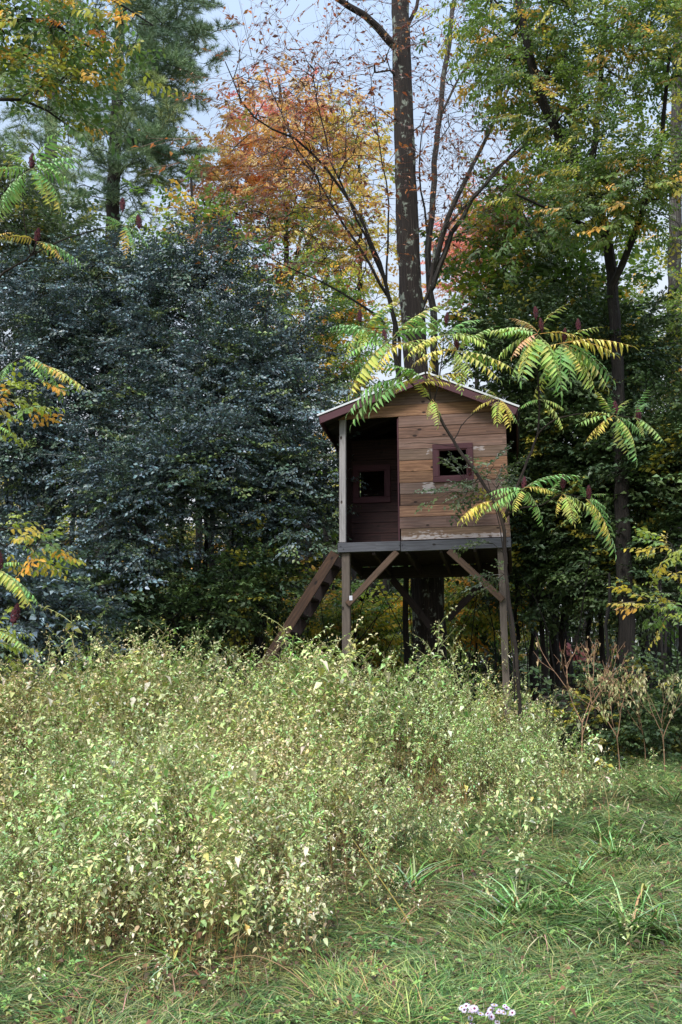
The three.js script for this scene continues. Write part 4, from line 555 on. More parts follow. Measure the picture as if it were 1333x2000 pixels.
{
  const root = [1012, 1312, 9.9];
  const br = [{ pts: [root, [1004, 1240, 9.9], [990, 1130, 9.9], [982, 1020, 9.9], [968, 985, 9.9], [935, 930, 9.9], [893, 872, 9.9], [862, 820, 9.9], [842, 782, 9.9]], r: [0.021, 0.016] },
    { pts: [[842, 782, 9.9], [820, 762, 9.85], [795, 740, 9.85], [775, 700, 9.8], [758, 668, 9.8]], r: [0.011, 0.006] }, { pts: [[848, 790, 9.9], [852, 770, 9.9], [862, 720, 9.9], [868, 650, 9.9]], r: [0.009, 0.005] }, { pts: [[842, 782, 9.9], [835, 740, 9.9], [815, 690, 9.9], [790, 650, 9.9], [712, 640, 9.9]], r: [0.009, 0.004] },
    { pts: [[862, 720, 9.9], [880, 700, 9.8], [892, 680, 9.8]], r: [0.006, 0.005] }, { pts: [[885, 862, 9.9], [910, 820, 9.9], [945, 795, 9.85], [975, 780, 9.8]], r: [0.006, 0.004] },
    { pts: [[984, 1020, 9.9], [1006, 960, 9.85], [1030, 900, 9.8], [1050, 850, 9.8], [1054, 780, 9.75], [1048, 700, 9.7], [1050, 650, 9.7]], r: [0.017, 0.006] }, { pts: [[1050, 850, 9.8], [1075, 825, 9.7], [1120, 810, 9.6], [1195, 812, 9.6]], r: [0.01, 0.005] }, { pts: [[1052, 760, 9.75], [1080, 700, 9.7], [1100, 668, 9.7]], r: [0.008, 0.005] },
    { pts: [[986, 1012, 9.9], [1000, 1000, 9.8], [1020, 992, 9.7], [1060, 985, 9.6], [1100, 965, 9.6], [1145, 975, 9.6]], r: [0.009, 0.004] }, { pts: [[982, 1020, 9.9], [1000, 985, 9.8], [1022, 955, 9.7]], r: [0.008, 0.004] }, { pts: [[982, 1020, 9.9], [972, 990, 9.95], [965, 975, 9.95]], r: [0.005, 0.003] },
    { pts: [[893, 872, 9.9], [850, 868, 9.9], [810, 865, 9.95], [790, 868, 10]], r: [0.004, 0.002] }, { pts: [[1195, 812, 9.6], [1240, 815, 9.6]], r: [0.005, 0.004] }];
  const fr = [
    // top left tufts over the roof
    [755, 662, 645, 650, 9.8, 1], [758, 664, 672, 705, 9.8, 0], [760, 664, 690, 660, 9.7, 0], [762, 664, 745, 740, 9.7, 0], [758, 668, 700, 745, 9.7, 1], [765, 664, 840, 610, 9.8, 1], [760, 660, 735, 600, 9.9, 1], [768, 664, 870, 625, 9.9, 0], [770, 668, 840, 690, 9.7, 2], [712, 640, 655, 652, 9.9, 1], [712, 640, 690, 700, 9.8, 2], [715, 640, 760, 600, 9.9, 1],
    [790, 670, 700, 705, 9.7, 3], [790, 672, 850, 660, 9.7, 6],
    [868, 655, 800, 700, 9.7, 2], [868, 655, 790, 640, 9.8, 1], [868, 655, 940, 630, 9.9, 1], [870, 655, 960, 670, 9.7, 5], [868, 660, 830, 730, 9.7, 3], [870, 660, 915, 720, 9.7, 6], [868, 650, 845, 600, 9.9, 0],
    [892, 685, 985, 700, 9.7, 1], [892, 685, 970, 745, 9.6, 2], [892, 688, 900, 760, 9.6, 5], [892, 685, 810, 715, 9.7, 3], [890, 685, 960, 650, 9.8, 0], [842, 782, 800, 735, 9.85, 2], [835, 745, 770, 720, 9.8, 0], [820, 750, 880, 745, 9.75, 3],
    [795, 740, 690, 770, 9.9, 0], [790, 735, 672, 795, 10, 1], [795, 740, 740, 790, 9.9, 0], [845, 780, 830, 815, 9.8, 6], [815, 738, 770, 758, 9.8, 3],
    // single yellow fronds at the right end of the roof
    [975, 780, 925, 800, 9.8, 3], [975, 780, 1000, 815, 9.8, 3], [975, 780, 965, 845, 9.7, 2], [975, 780, 930, 770, 9.8, 6], [978, 782, 990, 840, 9.7, 3],
    // upper right crown
    [1050, 652, 975, 660, 9.7, 0], [1050, 652, 990, 700, 9.6, 7], [1050, 652, 965, 640, 9.8, 5], [1050, 650, 1090, 600, 9.7, 6], [1052, 654, 1010, 745, 9.6, 2], [1052, 655, 1065, 750, 9.6, 5], [1055, 652, 1150, 660, 9.6, 3], [1050, 648, 1005, 620, 9.8, 7], [1052, 660, 1030, 770, 9.6, 0],
    [1100, 670, 1205, 690, 9.6, 3], [1100, 670, 1200, 720, 9.6, 1], [1100, 672, 1170, 745, 9.6, 5], [1098, 672, 1120, 760, 9.55, 2], [1098, 672, 1060, 740, 9.6, 0], [1100, 670, 1035, 690, 9.6, 3], [1100, 668, 1160, 640, 9.7, 6], [1098, 672, 1090, 770, 9.6, 1], [1100, 672, 1190, 755, 9.6, 6], [1054, 780, 1100, 800, 9.7, 5], [1054, 780, 1010, 800, 9.7, 0],
    // middle right tuft
    [1197, 812, 1135, 810, 9.6, 2], [1198, 812, 1150, 860, 9.5, 3], [1198, 812, 1170, 765, 9.6, 2], [1200, 812, 1215, 885, 9.5, 5], [1202, 812, 1265, 850, 9.5, 1], [1240, 815, 1285, 870, 9.5, 0], [1240, 815, 1255, 770, 9.6, 1], [1200, 812, 1238, 862, 9.5, 6], [1240, 815, 1280, 835, 9.55, 5], [1198, 810, 1225, 770, 9.6, 6],
    // low right bough
    [1022, 955, 945, 965, 9.7, 1], [1022, 955, 1000, 1000, 9.6, 2], [1022, 955, 1050, 1012, 9.6, 0], [1022, 955, 1100, 925, 9.7, 1], [1024, 952, 1075, 960, 9.6, 3], [1022, 955, 960, 995, 9.6, 0], [1060, 985, 1085, 935, 9.65, 0],
    [1100, 965, 1085, 1000, 9.6, 3], [1100, 965, 1140, 1022, 9.55, 2], [1100, 965, 1160, 1000, 9.5, 5], [1100, 962, 1050, 950, 9.6, 1], [1102, 965, 1110, 1030, 9.5, 6], [1145, 975, 1205, 1045, 9.5, 3], [1145, 975, 1200, 1010, 9.5, 1], [1145, 975, 1170, 1035, 9.5, 6], [1145, 970, 1190, 965, 9.6, 0], [1145, 975, 1130, 940, 9.6, 1],
    // low left fronds before the wall
    [965, 978, 900, 1005, 9.9, 3], [965, 978, 995, 1012, 9.85, 3], [962, 978, 930, 1015, 9.85, 2]];
  const cones = [[753, 650, 9.75], [703, 615, 9.9], [872, 620, 9.85], [893, 668, 9.75], [1047, 608, 9.65], [1058, 632, 9.62], [1102, 652, 9.65], [1130, 632, 9.7], [1203, 792, 9.55], [1248, 806, 9.55], [1023, 940, 9.65], [1099, 940, 9.6], [1150, 960, 9.55], [918, 915, 10]];
  sumac('slender sumac growing before the right corner of the tree house, fronds green to yellow', root, br, fr, cones, 41);
}
{
  const root = [-90, 1440, 7.6];
  sumac('sumac leaning in at the upper left edge with three dark red fruit cones', root, [{ pts: [root, [-80, 1000, 7.7], [-60, 650, 7.7], [0, 540, 7.7], [60, 500, 7.7], [72, 470, 7.7]], r: [0.03, 0.008] }, { pts: [[60, 500, 7.7], [120, 470, 7.8], [190, 448, 7.8], [240, 440, 7.8]], r: [0.008, 0.004] }, { pts: [[-60, 650, 7.7], [-40, 450, 7.6], [20, 360, 7.5], [60, 330, 7.5]], r: [0.018, 0.006] }, { pts: [[60, 500, 7.7], [48, 430, 7.6], [45, 370, 7.6]], r: [0.006, 0.004] }],
    [[62, 330, 145, 355, 7.4, 0], [62, 330, 120, 385, 7.4, 1], [60, 332, 155, 320, 7.5, 1], [60, 330, -20, 345, 7.4, 0], [60, 332, 20, 390, 7.4, 1], [58, 328, 10, 290, 7.5, 0], [62, 335, 100, 400, 7.4, 2], [60, 330, 150, 290, 7.6, 0], [55, 335, -10, 420, 7.4, 0],
      [72, 472, 125, 500, 7.6, 4], [72, 472, 140, 485, 7.6, 1], [70, 470, 10, 460, 7.6, 3], [-20, 470, 38, 462, 7.6, 4], [240, 440, 200, 415, 7.8, 1], [240, 440, 205, 450, 7.8, 0], [242, 440, 240, 490, 7.7, 4], [242, 440, 300, 470, 7.7, 1], [240, 440, 280, 410, 7.8, 0], [242, 440, 270, 490, 7.7, 1]],
    [[63, 312, 7.45], [44, 352, 7.5], [73, 456, 7.6], [274, 430, 7.75], [240, 395, 7.8]], 42);
  const r2 = [-120, 1440, 6.6];
  sumac('lower sumac at the left edge, fronds hanging against the grey-blue shrubs', r2, [{ pts: [r2, [-110, 1200, 6.7], [-70, 900, 6.7], [-20, 740, 6.7], [40, 700, 6.7]], r: [0.025, 0.006] }, { pts: [[-110, 1250, 6.7], [-60, 1180, 6.6], [-20, 1110, 6.6]], r: [0.012, 0.006] }],
    [[45, 695, 105, 725, 6.7, 1], [80, 715, 172, 755, 6.7, 2], [60, 705, 140, 750, 6.7, 4], [40, 700, 90, 745, 6.6, 0], [30, 705, -20, 740, 6.6, 1], [-20, 1110, 75, 1150, 6.5, 1], [-20, 1110, 50, 1105, 6.6, 0], [-20, 1108, 40, 1160, 6.5, 0], [-15, 1110, 60, 1175, 6.5, 2], [-20, 830, 30, 850, 6.6, 0], [-20, 1230, 40, 1260, 6.5, 3]], [[2, 1090, 6.5], [28, 1195, 6.5]], 43);
}

// ------------------------------------------------------------------ meadow
const weedPal = [[0xa4b078, 3], [0xb6bc8a, 4], [0x92a46e, 2.5], [0xc6c292, 3.5], [0xaeb270, 2], [0x80965e, 1.5], [0xcdbb78, 1], [0xd8ceac, 2.2]].map(([h, w]) => [lin(h), w]);
function pick(list, R) { const tot = list.reduce((a, b) => a + b[1], 0); let t = R() * tot; for (const [c, w] of list) { t -= w; if (t <= 0) return c; } return list[0][0]; }
function weedGeo(seed, H, opt = {}) {
  const R = rngOf(seed), st = new MB(), lf = new MB(), n = 9, pts = [], lean = V((R() - 0.5) * 0.5, 0, (R() - 0.5) * 0.5); const { nb = 10, leaves = 7, size = 0.049, from = 0.3, sc = 0xa08c58 } = opt; const sl = lin(sc), su = lin(0xa8a878), dryC = [0xcbbd98, 0xb09a74, 0xded2b4, 0x9a8462].map(lin);
  for (let k = 0; k <= n; k++) { const t = k / n; pts.push(V(lean.x * t * t * H + 0.012 * Math.sin(t * 9 + seed), H * t * (1 - 0.06 * t) - 0.03, lean.z * t * t * H + 0.012 * Math.cos(t * 7 + seed))); }
  const tc = (t) => mix3(sl, su, t).map((c) => c * (0.8 + 0.3 * R()));
  for (let k = 0; k < 3; k++) st.tube(pts.slice(k * 3, k * 3 + 4), [0, 1, 2, 3].map((j) => 0.0042 * (1 - 0.75 * (k * 3 + j) / n)), 4, tc(k / 2));
  const leaf = (o, d, s) => { const nn = V((R() - 0.5) * 1.3, 1, (R() - 0.5) * 1.3); nn.addScaledVector(d, -nn.dot(d)).normalize(); if (R() < (opt.bareness ?? 0)) return; const l = s * (0.55 + 0.75 * R()), tn = opt.tone ?? [1, 1, 1]; lf.leaf(o, d, nn, l, l * (opt.asp ?? 0.56), pick(weedPal, R).map((c, q) => Math.min(0.8, c * tn[q] * (0.95 + 0.5 * R()))), 0.1 + 0.25 * R(), 0.3 * R() + 0.1, s > 0.03 && opt.full); };
  const cv = new THREE.CatmullRomCurve3(pts);
  for (let b = 0; b < nb; b++) {
    const t = from + (1 - from) * (b + R() * 0.8) / nb, o = cv.getPointAt(Math.min(0.995, t)), a = b * 2.4 + R(), L = H * (0.11 + 0.2 * R()) * (1.2 - 0.55 * (t - from) / (1 - from)), e = [o.clone()]; let q = V(Math.cos(a) * 0.8, 0.7 + R() * 0.3, Math.sin(a) * 0.8).normalize();
    for (let j = 1; j <= 3; j++) { e.push(e[j - 1].clone().addScaledVector(q, L / 3)); q.add(V((R() - 0.5) * 0.3, -0.12, (R() - 0.5) * 0.3)).normalize(); }
    st.tube(e, [0.0022, 0.0018, 0.0013, 0.0007], 3, tc(t));
    { const d = V(Math.cos(a + 0.5), -0.2 - R() * 0.6, Math.sin(a + 0.5)).normalize(); leaf(o, d, size * 1.35); }
    for (let j = 0; j < leaves; j++) { const u = 0.25 + 0.75 * (j + R() * 0.5) / leaves, i = Math.min(2, Math.floor(u * 3)), p = e[i].clone().lerp(e[i + 1], u * 3 - i), an = R() * 6.28; leaf(p, V(Math.cos(an), (R() - 0.55) * 0.9, Math.sin(an)).normalize(), size * (1 - 0.35 * u)); }
    if (R() < 0.75) for (let j = 0; j < (opt.heads ?? 5); j++) { const d = V(R() - 0.5, R() - 0.2, R() - 0.5).normalize(), nn = V(R() - 0.5, R() - 0.5, R() - 0.5).cross(d).normalize(), l = 0.009 + 0.012 * R(); lf.leaf(e[3].clone().add(V(R() - 0.5, R() - 0.5, R() - 0.5).multiplyScalar(0.05)), d, nn, l, l * 0.6, dryC[Math.floor(R() * 4)], 0.3, 0.2); }
  }
  return [st.build(), lf.build()];
}
const WV = []; for (let k = 0; k < 8; k++) WV.push(weedGeo(700 + k, 0.95 + 0.05 * (k % 3), [{}, { bareness: 0.72, heads: 9, sc: 0x8a6a4c }, {}, { asp: 0.24, size: 0.075, tone: [0.62, 0.82, 0.55], heads: 3 }, {}, { size: 0.034, leaves: 10 }, { asp: 0.3, size: 0.06, tone: [0.8, 0.86, 0.62], heads: 16 }, { size: 0.055, leaves: 6 }][k]));
const WN = []; for (let k = 0; k < 6; k++) WN.push(weedGeo(760 + k, 0.8 + 0.05 * (k % 3), { full: true, nb: 10, size: 0.054, leaves: 7, from: 0.14 + 0.08 * (k % 4), ...[{}, { asp: 0.42 }, { bareness: 0.5 }, {}, { size: 0.044 }, { tone: [0.85, 0.92, 0.75] }][k] }));
// nearer limit of the weeds, as a line on the ground
const EDGE = [[-400, 2030], [0, 2000], [150, 1960], [300, 1960], [400, 1975], [520, 1975], [620, 1930], [700, 1840], [780, 1740], [850, 1690], [930, 1660], [850, 1640], [950, 1625], [1050, 1640], [1130, 1610], [1230, 1590], [1290, 1530], [1700, 1500]];
const edgeY = (px) => { let i = 1; while (i < EDGE.length - 1 && px > EDGE[i][0]) i++; return lerp(EDGE[i - 1][1], EDGE[i][1], clamp((px - EDGE[i - 1][0]) / (EDGE[i][0] - EDGE[i - 1][0]))); };
const px0 = (x, z) => { const q = seenAt(V(x, ground(x, z), z))[0]; return q > 900 && q < 1075; };
const weedFn = (x, z) => { const [px, py] = seenAt(V(x, ground(x, z), z)); let v = edgeY(px) - py + 190 * fbm(x * 1.1, 2, z * 1.1, 3); if (px > 1030 && px < 1110 && -z > 10.1) v = -1; if (px > 1105 && -z > 8.9) v -= 260; if (px > 480 && px < 560 && py > 1760) v -= 40; return v; };
{
  const R = rngOf(800), G = new THREE.Group(); G.name = 'weed_meadow'; tag(G, 'dense field of waist-high pale green leafy weeds filling the meadow', 'weeds', null, 'stuff'); scene.add(G);
  const per = WV.map(() => []), near = [];
  for (let k = 0; k < 9000; k++) {
    const d = 5.45 + R() * 5.65, x = (R() - 0.5) * 2 * (d * 0.40 + 0.5), z = -d, v = weedFn(x, z); if (v < 0) continue;
    const den = clamp(0.2 + v / 160) * clamp(0.62 + 1.7 * fbm(x * 0.95, 4, z * 0.95, 3), 0.1, 1.2); const atPost = px0(x, z) && d > 8.7 && d < 10.2; if (R() > (atPost ? 0.7 : den * 0.46)) continue;
    const y = ground(x, z), hs = (0.72 + 0.42 * R()) * (1 + 0.5 * fbm(x * 0.7, 14, z * 0.7, 2)) * (d > 9 ? 1.16 : 1) * lerp(0.36 + 0.3 * R(), 1, clamp(v / 260)) * (d > 9 && R() < 0.08 ? 1.22 : 1);
    if (v < 150 && d < 8.6 && near.length < 190 && R() < 0.75) { near.push([x, y, z, hs, R() * 6.28]); continue; }
    const i = Math.floor(R() * 8), t = 0.82 + 0.36 * R(), g = fbm(x * 0.8, 9, z * 0.8, 2), greener = clamp(0.5 + g * 2.6 + (x > 0.3 && d > 8 ? 0.25 : 0)), c = new THREE.Color(t * lerp(1.18, 0.88, greener), t * lerp(1.1, 1.08, greener), t * lerp(0.98, 0.9, greener));
    per[i].push([V(x, y, z), R() * 6.28, hs, c]);
  }
  per.forEach((l, i) => WV[i].forEach((g, part) => { const im = new THREE.InstancedMesh(g, part ? LM.weed : stemMat, l.length); im.name = part ? 'foliage' : 'stem'; im.userData.kind = 'stuff'; im.castShadow = im.receiveShadow = true; l.forEach(([p, a, s, c], k) => { im.setMatrixAt(k, new THREE.Matrix4().compose(p, new THREE.Quaternion().setFromEuler(new THREE.Euler(0.16 * Math.sin(k * 2.3 + i), a, 0.16 * Math.sin(k * 3.7))), V(s, s, s))); im.setColorAt(k, part ? c : new THREE.Color(1, 1, 1)); }); G.add(im); }));
  const lab = 'pale yellow-green leafy weed standing along the near edge of the meadow', grp = 'leafy weeds along the near edge of the meadow';
  near.forEach(([x, y, z, s, a], i) => { const [st, lf] = WN[i % 6], t = thing('weed', lab, 'weed', V(x, y, z), grp); mesh('stem', st, stemMat, t); mesh('foliage', lf, LM.weed, t, 'stuff'); t.rotation.set((R() - 0.5) * 0.4, a, (R() - 0.5) * 0.4); t.scale.setScalar(s); });
  // single weeds one can point at
  const single = (px, py, k, s, rot, label) => { const p = groundSeen(px, py), t = thing('weed', label, 'weed', p); const [st, lf] = WN[k]; mesh('stem', st, stemMat, t); mesh('foliage', lf, LM.weed, t, 'stuff'); t.rotation.set(...rot); t.scale.setScalar(s); };
  single(1010, 1755, 0, 0.95, [0.1, 1, -0.12], 'tall pale weed standing alone before the broad grass right of centre');
  single(885, 1705, 1, 0.62, [0, 2, 0.1], 'small lone weed with a dark stem on the mossy clearing');
  single(1190, 1650, 2, 0.95, [0, 3, 0.05], 'pale weed on a yellow stem at the upper right of the grass clearing');
  single(960, 1795, 3, 0.38, [0.1, 0.4, 0.3], 'short pale weed nodding beside brown fallen leaves');
  single(865, 1905, 4, 0.4, [0, 5, 0], 'short silvery weed in the grass left above the asters');
  single(1240, 1880, 5, 0.45, [0, 4, -0.2], 'straggly yellowing weed in the trodden grass near the right edge');
  single(930, 1690, 5, 0.7, [0.1, 2.2, 0.15], 'pale leaning weed at the upper left of the mossy clearing');
  single(1085, 1665, 3, 0.8, [-0.1, 0.7, 0.1], 'pale weed in the middle of the upper clearing edge');
  single(790, 1835, 2, 0.42, [0.1, 0.2, -0.3], 'short pale weed beside the foot of the yellow stalk');
  single(300, 1960, 0, 0.4, [0.2, 2.6, 0.1], 'short pale weed in the grass below the meadow, lower left');
  single(420, 1985, 1, 0.4, [0, 4.4, -0.2], 'low weed in the grass at the lower edge, left of centre');
  single(60, 1995, 2, 0.42, [0, 1.4, 0.2], 'low pale weed at the bottom left corner');
}
// grass
function tuft(seed, n, L, w, spread, flat, cols) { const R = rngOf(seed), m = new MB(); for (let k = 0; k < n; k++) { const a = R() * 6.28, l = L * (0.5 + 0.8 * R()), q = V(Math.cos(a) * spread, 1 - flat * (0.5 + R() * 0.5), Math.sin(a) * spread).normalize(), s = V(-Math.sin(a), 0, Math.cos(a)).multiplyScalar(w * (0.7 + 0.6 * R())); let p = V((R() - 0.5) * L * 0.35, 0, (R() - 0.5) * L * 0.35); const c = cols[Math.floor(R() * cols.length)].map((x) => x * (0.7 + 0.6 * R())); let pa, pb; const K = 4; for (let j = 0; j <= K; j++) { const f = 1 - Math.pow(j / K, 1.6); const A = m.v(p.x + s.x * f, p.y, p.z + s.z * f, ...c), Bq = j < K ? m.v(p.x - s.x * f, p.y, p.z - s.z * f, ...c) : A; if (j) { m.t(pa, pb, A); if (j < K) m.t(pb, Bq, A); } pa = A; pb = Bq; p = p.clone().addScaledVector(q, l / K); q.y -= 0.28 * (0.6 + flat); q.normalize(); } } return m.build(); }
{
  const gc = [0x5f7e3e, 0x789450, 0x4e6e38, 0x9cac70, 0x3c5c2e, 0x889a54].map(lin), tc = [0xa89468, 0x7e6c48, 0x787c46, 0x5c4a36, 0xc0ae84].map(lin), bl = [0x86a05a, 0x9ab06c, 0x6d8c4a].map(lin), lb = [0x5f4632, 0x7a5c40, 0x503c2e, 0x8a7050].map(lin), SIDE = 0.5;
  // a turf of half a metre a side, blades bent one way more or less; kind: long, short, matted, straw
  const turf = (seed, n, L, lay, dry, w) => { const Q = rngOf(seed), m = new MB(), wa = Q() * 6.28;
    for (let k = 0; k < n; k++) {
      const x = (Q() - 0.5) * SIDE * 1.1, z = (Q() - 0.5) * SIDE * 1.1; if (fbm(x * 9 + seed, seed, z * 9, 2) < -0.16) continue;
      const a = wa + (Q() - 0.5) * (Q() < 0.4 ? 6 : 2.2), l = L * (0.45 + 0.9 * Q()), up = lerp(1, 0.25, lay * (0.5 + 0.7 * Q())), q = V(Math.cos(a), up, Math.sin(a)).normalize(), s = V(-Math.sin(a), 0, Math.cos(a)).multiplyScalar(w * (0.6 + 0.8 * Q())), isDry = Q() < dry, c = (isDry ? tc : gc)[Math.floor(Q() * (isDry ? 5 : 6))].map((x2) => x2 * (0.75 + 0.55 * Q()));
      let p = V(x, -0.012, z), pa, pb; const K = 3; for (let j = 0; j <= K; j++) { const f = 1 - Math.pow(j / K, 1.7), A = m.v(p.x + s.x * f, p.y, p.z + s.z * f, ...c), Bq = j < K ? m.v(p.x - s.x * f, p.y, p.z - s.z * f, ...c) : A; if (j) { m.t(pa, pb, A); if (j < K) m.t(pb, Bq, A); } pa = A; pb = Bq; p = p.clone().addScaledVector(q, l / K); q.y -= 0.32 * (0.5 + lay); q.normalize(); p.y = Math.max(p.y, 0.004 + 0.03 * Q()); }
    }
    for (let k = 0; k < 20; k++) { const x = (Q() - 0.5) * SIDE, z = (Q() - 0.5) * SIDE, y = 0.02 + Q() * L * 0.5, b = Q() < 0.4, n2 = b ? 1 : 3 + Math.floor(Q() * 3); for (let j = 0; j < n2; j++) { const a = Q() * 6.28, d = V(Math.cos(a), b ? (Q() - 0.5) * 0.5 : 0.3, Math.sin(a)).normalize(), nn = V((Q() - 0.5) * 0.8, 1, (Q() - 0.5) * 0.8); nn.addScaledVector(d, -nn.dot(d)).normalize(); const l = b ? 0.025 + 0.03 * Q() : 0.018 + 0.02 * Q(); m.leaf(V(x, y, z), d, nn, l, l * 0.6, (b ? lb : bl)[Math.floor(Q() * 3)].map((c) => c * (0.7 + 0.5 * Q())), 0.3, 0.3); } }
    return m.build(); };
  const TF = [turf(1, 1500, 0.25, 0.5, 0.12, 0.003), turf(2, 1500, 0.3, 0.9, 0.2, 0.0032), turf(3, 1900, 0.11, 0.5, 0.2, 0.0024), turf(4, 1700, 0.12, 0.8, 0.3, 0.0024), turf(5, 1300, 0.24, 1.0, 0.5, 0.0028), turf(6, 1300, 0.2, 1.0, 0.8, 0.0028)];
  const R = rngOf(810), G = new THREE.Group(); G.name = 'meadow_grass'; tag(G, 'fine green and straw-coloured grass matted over the ground', 'grass', null, 'stuff'); scene.add(G);
  const lists = TF.map(() => []), ST = 0.4;
  for (let d = 4.0; d < 11.6; d += ST) for (let x = -0.4 * d - 0.6; x < 0.4 * d + 0.6; x += ST) {
    const X = x + (R() - 0.5) * 0.12, Z = -d + (R() - 0.5) * 0.12, n = fbm(X * 0.9, 6, Z * 0.9, 3) + 0.2 * (R() - 0.5) + (X < 0.1 ? 0.09 : X > 0.7 ? -0.08 : 0), wv = weedFn(X, Z);
    const i = wv > 90 ? (R() < 0.6 ? 5 : 4) : n > 0.2 ? 5 : n > 0.08 ? 4 : n > -0.05 ? (R() < 0.5 ? 2 : 3) : (R() < 0.6 ? 0 : 1), e = 0.2, nx = ground(X - e, Z) - ground(X + e, Z), nz = ground(X, Z - e) - ground(X, Z + e), up = V(nx, 2 * e, nz).normalize(), t = 0.85 + 0.3 * R();
    const q = new THREE.Quaternion().setFromUnitVectors(UP, up).multiply(new THREE.Quaternion().setFromAxisAngle(UP, Math.floor(R() * 4) * Math.PI / 2 + (R() - 0.5) * 0.6));
    if (X < 0.6 && -Z < 6.2 && R() < 0.35) { lists[5].push([V(X, ground(X, Z) + 0.012, Z), q.clone(), new THREE.Color(t, t * 0.95, t * 0.85)]); }
    lists[i].push([V(X, ground(X, Z) + 0.004, Z), q, new THREE.Color(t * (0.9 + 0.3 * R()), t, t * (0.85 + 0.25 * R())).multiplyScalar(0.68 + 0.5 * clamp(0.5 + 2.2 * fbm(X * 1.2, 31, Z * 1.2, 3)))]);
  }
  TF.forEach((g, i) => { const l = lists[i]; if (!l.length) return; const im = new THREE.InstancedMesh(g, LM.grass, l.length); im.name = i < 4 ? 'grass_blades' : 'dry_grass'; im.userData.kind = 'stuff'; im.castShadow = im.receiveShadow = true; l.forEach(([p, q, c], k) => { im.setMatrixAt(k, new THREE.Matrix4().compose(p, q, V(1.04, 0.85 + 0.3 * R(), 1.04))); im.setColorAt(k, c); }); G.add(im); });
  // broad-bladed clumps
  const bc = [0x688e44, 0x7ea254, 0x9ab874, 0xb9c896, 0x567c3c, 0xb5a878].map(lin), cl = [tuft(21, 56, 0.42, 0.0055, 0.85, 0.35, bc), tuft(22, 50, 0.38, 0.006, 1, 0.55, bc), tuft(23, 64, 0.44, 0.005, 1, 0.5, bc)];
  const spots = [[1120, 1760], [1050, 1775], [1180, 1790], [1010, 1800], [1240, 1760], [1290, 1720], [1200, 1690], [1310, 1650], [1250, 1650], [1140, 1720], [1300, 1790], [960, 1790], [800, 1745], [1080, 1840], [1180, 1850], [1330, 1850], [1270, 1600], [1210, 1620], [1320, 1580], [360, 1895], [1090, 1700], [1230, 1830], [1150, 1680], [1020, 1740], [1260, 1690], [1330, 1690], [1280, 1830], [1100, 1800], [1040, 1830], [1330, 1620], [1180, 1650], [1240, 1560], [1300, 1550], [980, 1830], [1230, 1790]];
  spots.forEach(([px, py], i) => { const p = groundSeen(px, py), c = thing('grass_clump', 'clump of broad arching green grass blades in the clearing', 'grass clump', p, 'broad-bladed grass clumps in the clearing'); mesh('blades', cl[i % 3], LM.grass, c, 'stuff'); c.rotation.y = i * 1.9; c.scale.setScalar(0.9 + 0.45 * R()); });
  for (const [px, py, i, a, lab] of [[575, 2010, 1, 0.4, 'pale broad-bladed grass clump at the bottom edge below the weeds'], [680, 2012, 2, 2.6, 'long arching grey-green grass clump at the bottom edge, left of the asters']]) { const p = groundSeen(px, py), c = thing('grass_clump', lab, 'grass clump', p); mesh('blades', cl[i], LM.grass, c, 'stuff'); c.rotation.y = a; c.scale.setScalar(0.8); }
}
// ------------------------------------------------------------------ small things in the meadow
function branchy(seed, P, levels, r0, ang, c) { const R = rngOf(seed), m = new MB(), tips = []; const go = (o, d, L, r, lev) => { const pts = [o]; let q = d.clone(); for (let k = 0; k < 4; k++) { pts.push(pts[k].clone().addScaledVector(q, L / 4)); q.add(V((R() - 0.5) * 0.22, 0.03, (R() - 0.5) * 0.22)).normalize(); } m.tube(pts, pts.map((_, k) => r * (1 - 0.12 * k)), 5, c); if (!lev) { tips.push([pts[4], q]); return; } const n = lev === levels ? 3 : 2 + (R() < 0.4 ? 1 : 0); for (let k = 0; k < n; k++) { const a = k / n * 6.28 + R() * 1.5, up = V(0, 0, 0).crossVectors(q, V(Math.cos(a), 0.1, Math.sin(a))).normalize(); go(pts[4 - (k % 2)], q.clone().multiplyScalar(Math.cos(ang)).addScaledVector(up, Math.sin(ang) * (0.7 + 0.5 * R())).normalize(), L * (0.62 + 0.2 * R()), r * 0.66, lev - 1); } }; go(V(0, -0.02, 0), P, r0[1], r0[0], levels); return [m, tips, R]; }
{
  const dead = (px, py, seed, scale, label, leafCols, n) => { const p = groundSeen(px, py), t = thing('dead_weed', label, 'weed', p), [m, tips, R] = branchy(seed, V(0, 1, 0), 4, [0.008, 0.42], 0.45, lin(n === 1 ? 0xa8846a : 0x96765c)), lf = new MB(); for (const [o, d] of tips) for (let k = 0; k < n; k++) { const dd = V(R() - 0.5, -R(), R() - 0.5).normalize(), nn = V(R() - 0.5, 1, R() - 0.5); nn.addScaledVector(dd, -nn.dot(dd)).normalize(); const q = o.clone().addScaledVector(d, -0.08 * R()); lf.leaf(q, dd, nn, 0.03 + 0.03 * R(), 0.02, lin(leafCols[Math.floor(R() * leafCols.length)]), 0.4, 0.5); } mesh('stem', m.build(), stemMat, t); if (lf.n) mesh('foliage', lf.build(), LM.matt, t, 'stuff'); t.scale.setScalar(scale); };
  dead(1138, 1510, 31, 1.2, 'bare branching dead weed with curled brown remnants, right of the tree house', [0x9a7a58, 0x7a5a42, 0xb09a70], 1);
  dead(1212, 1520, 32, 0.95, 'browning branched weed with pale leaves beside the bare dead weed', [0xc9c490, 0xb8b484, 0x9faa70, 0xaa8a68], 5);
  dead(1300, 1520, 33, 0.95, 'half-bare branched weed with pale yellow leaves at the right edge', [0xc9c490, 0xaab076, 0xd4c99f], 5);
  dead(1262, 1500, 34, 0.85, 'brown twiggy weed between the two pale-leaved branched weeds', [0x9a7a58, 0xb8b080, 0x9aa066], 3);
}
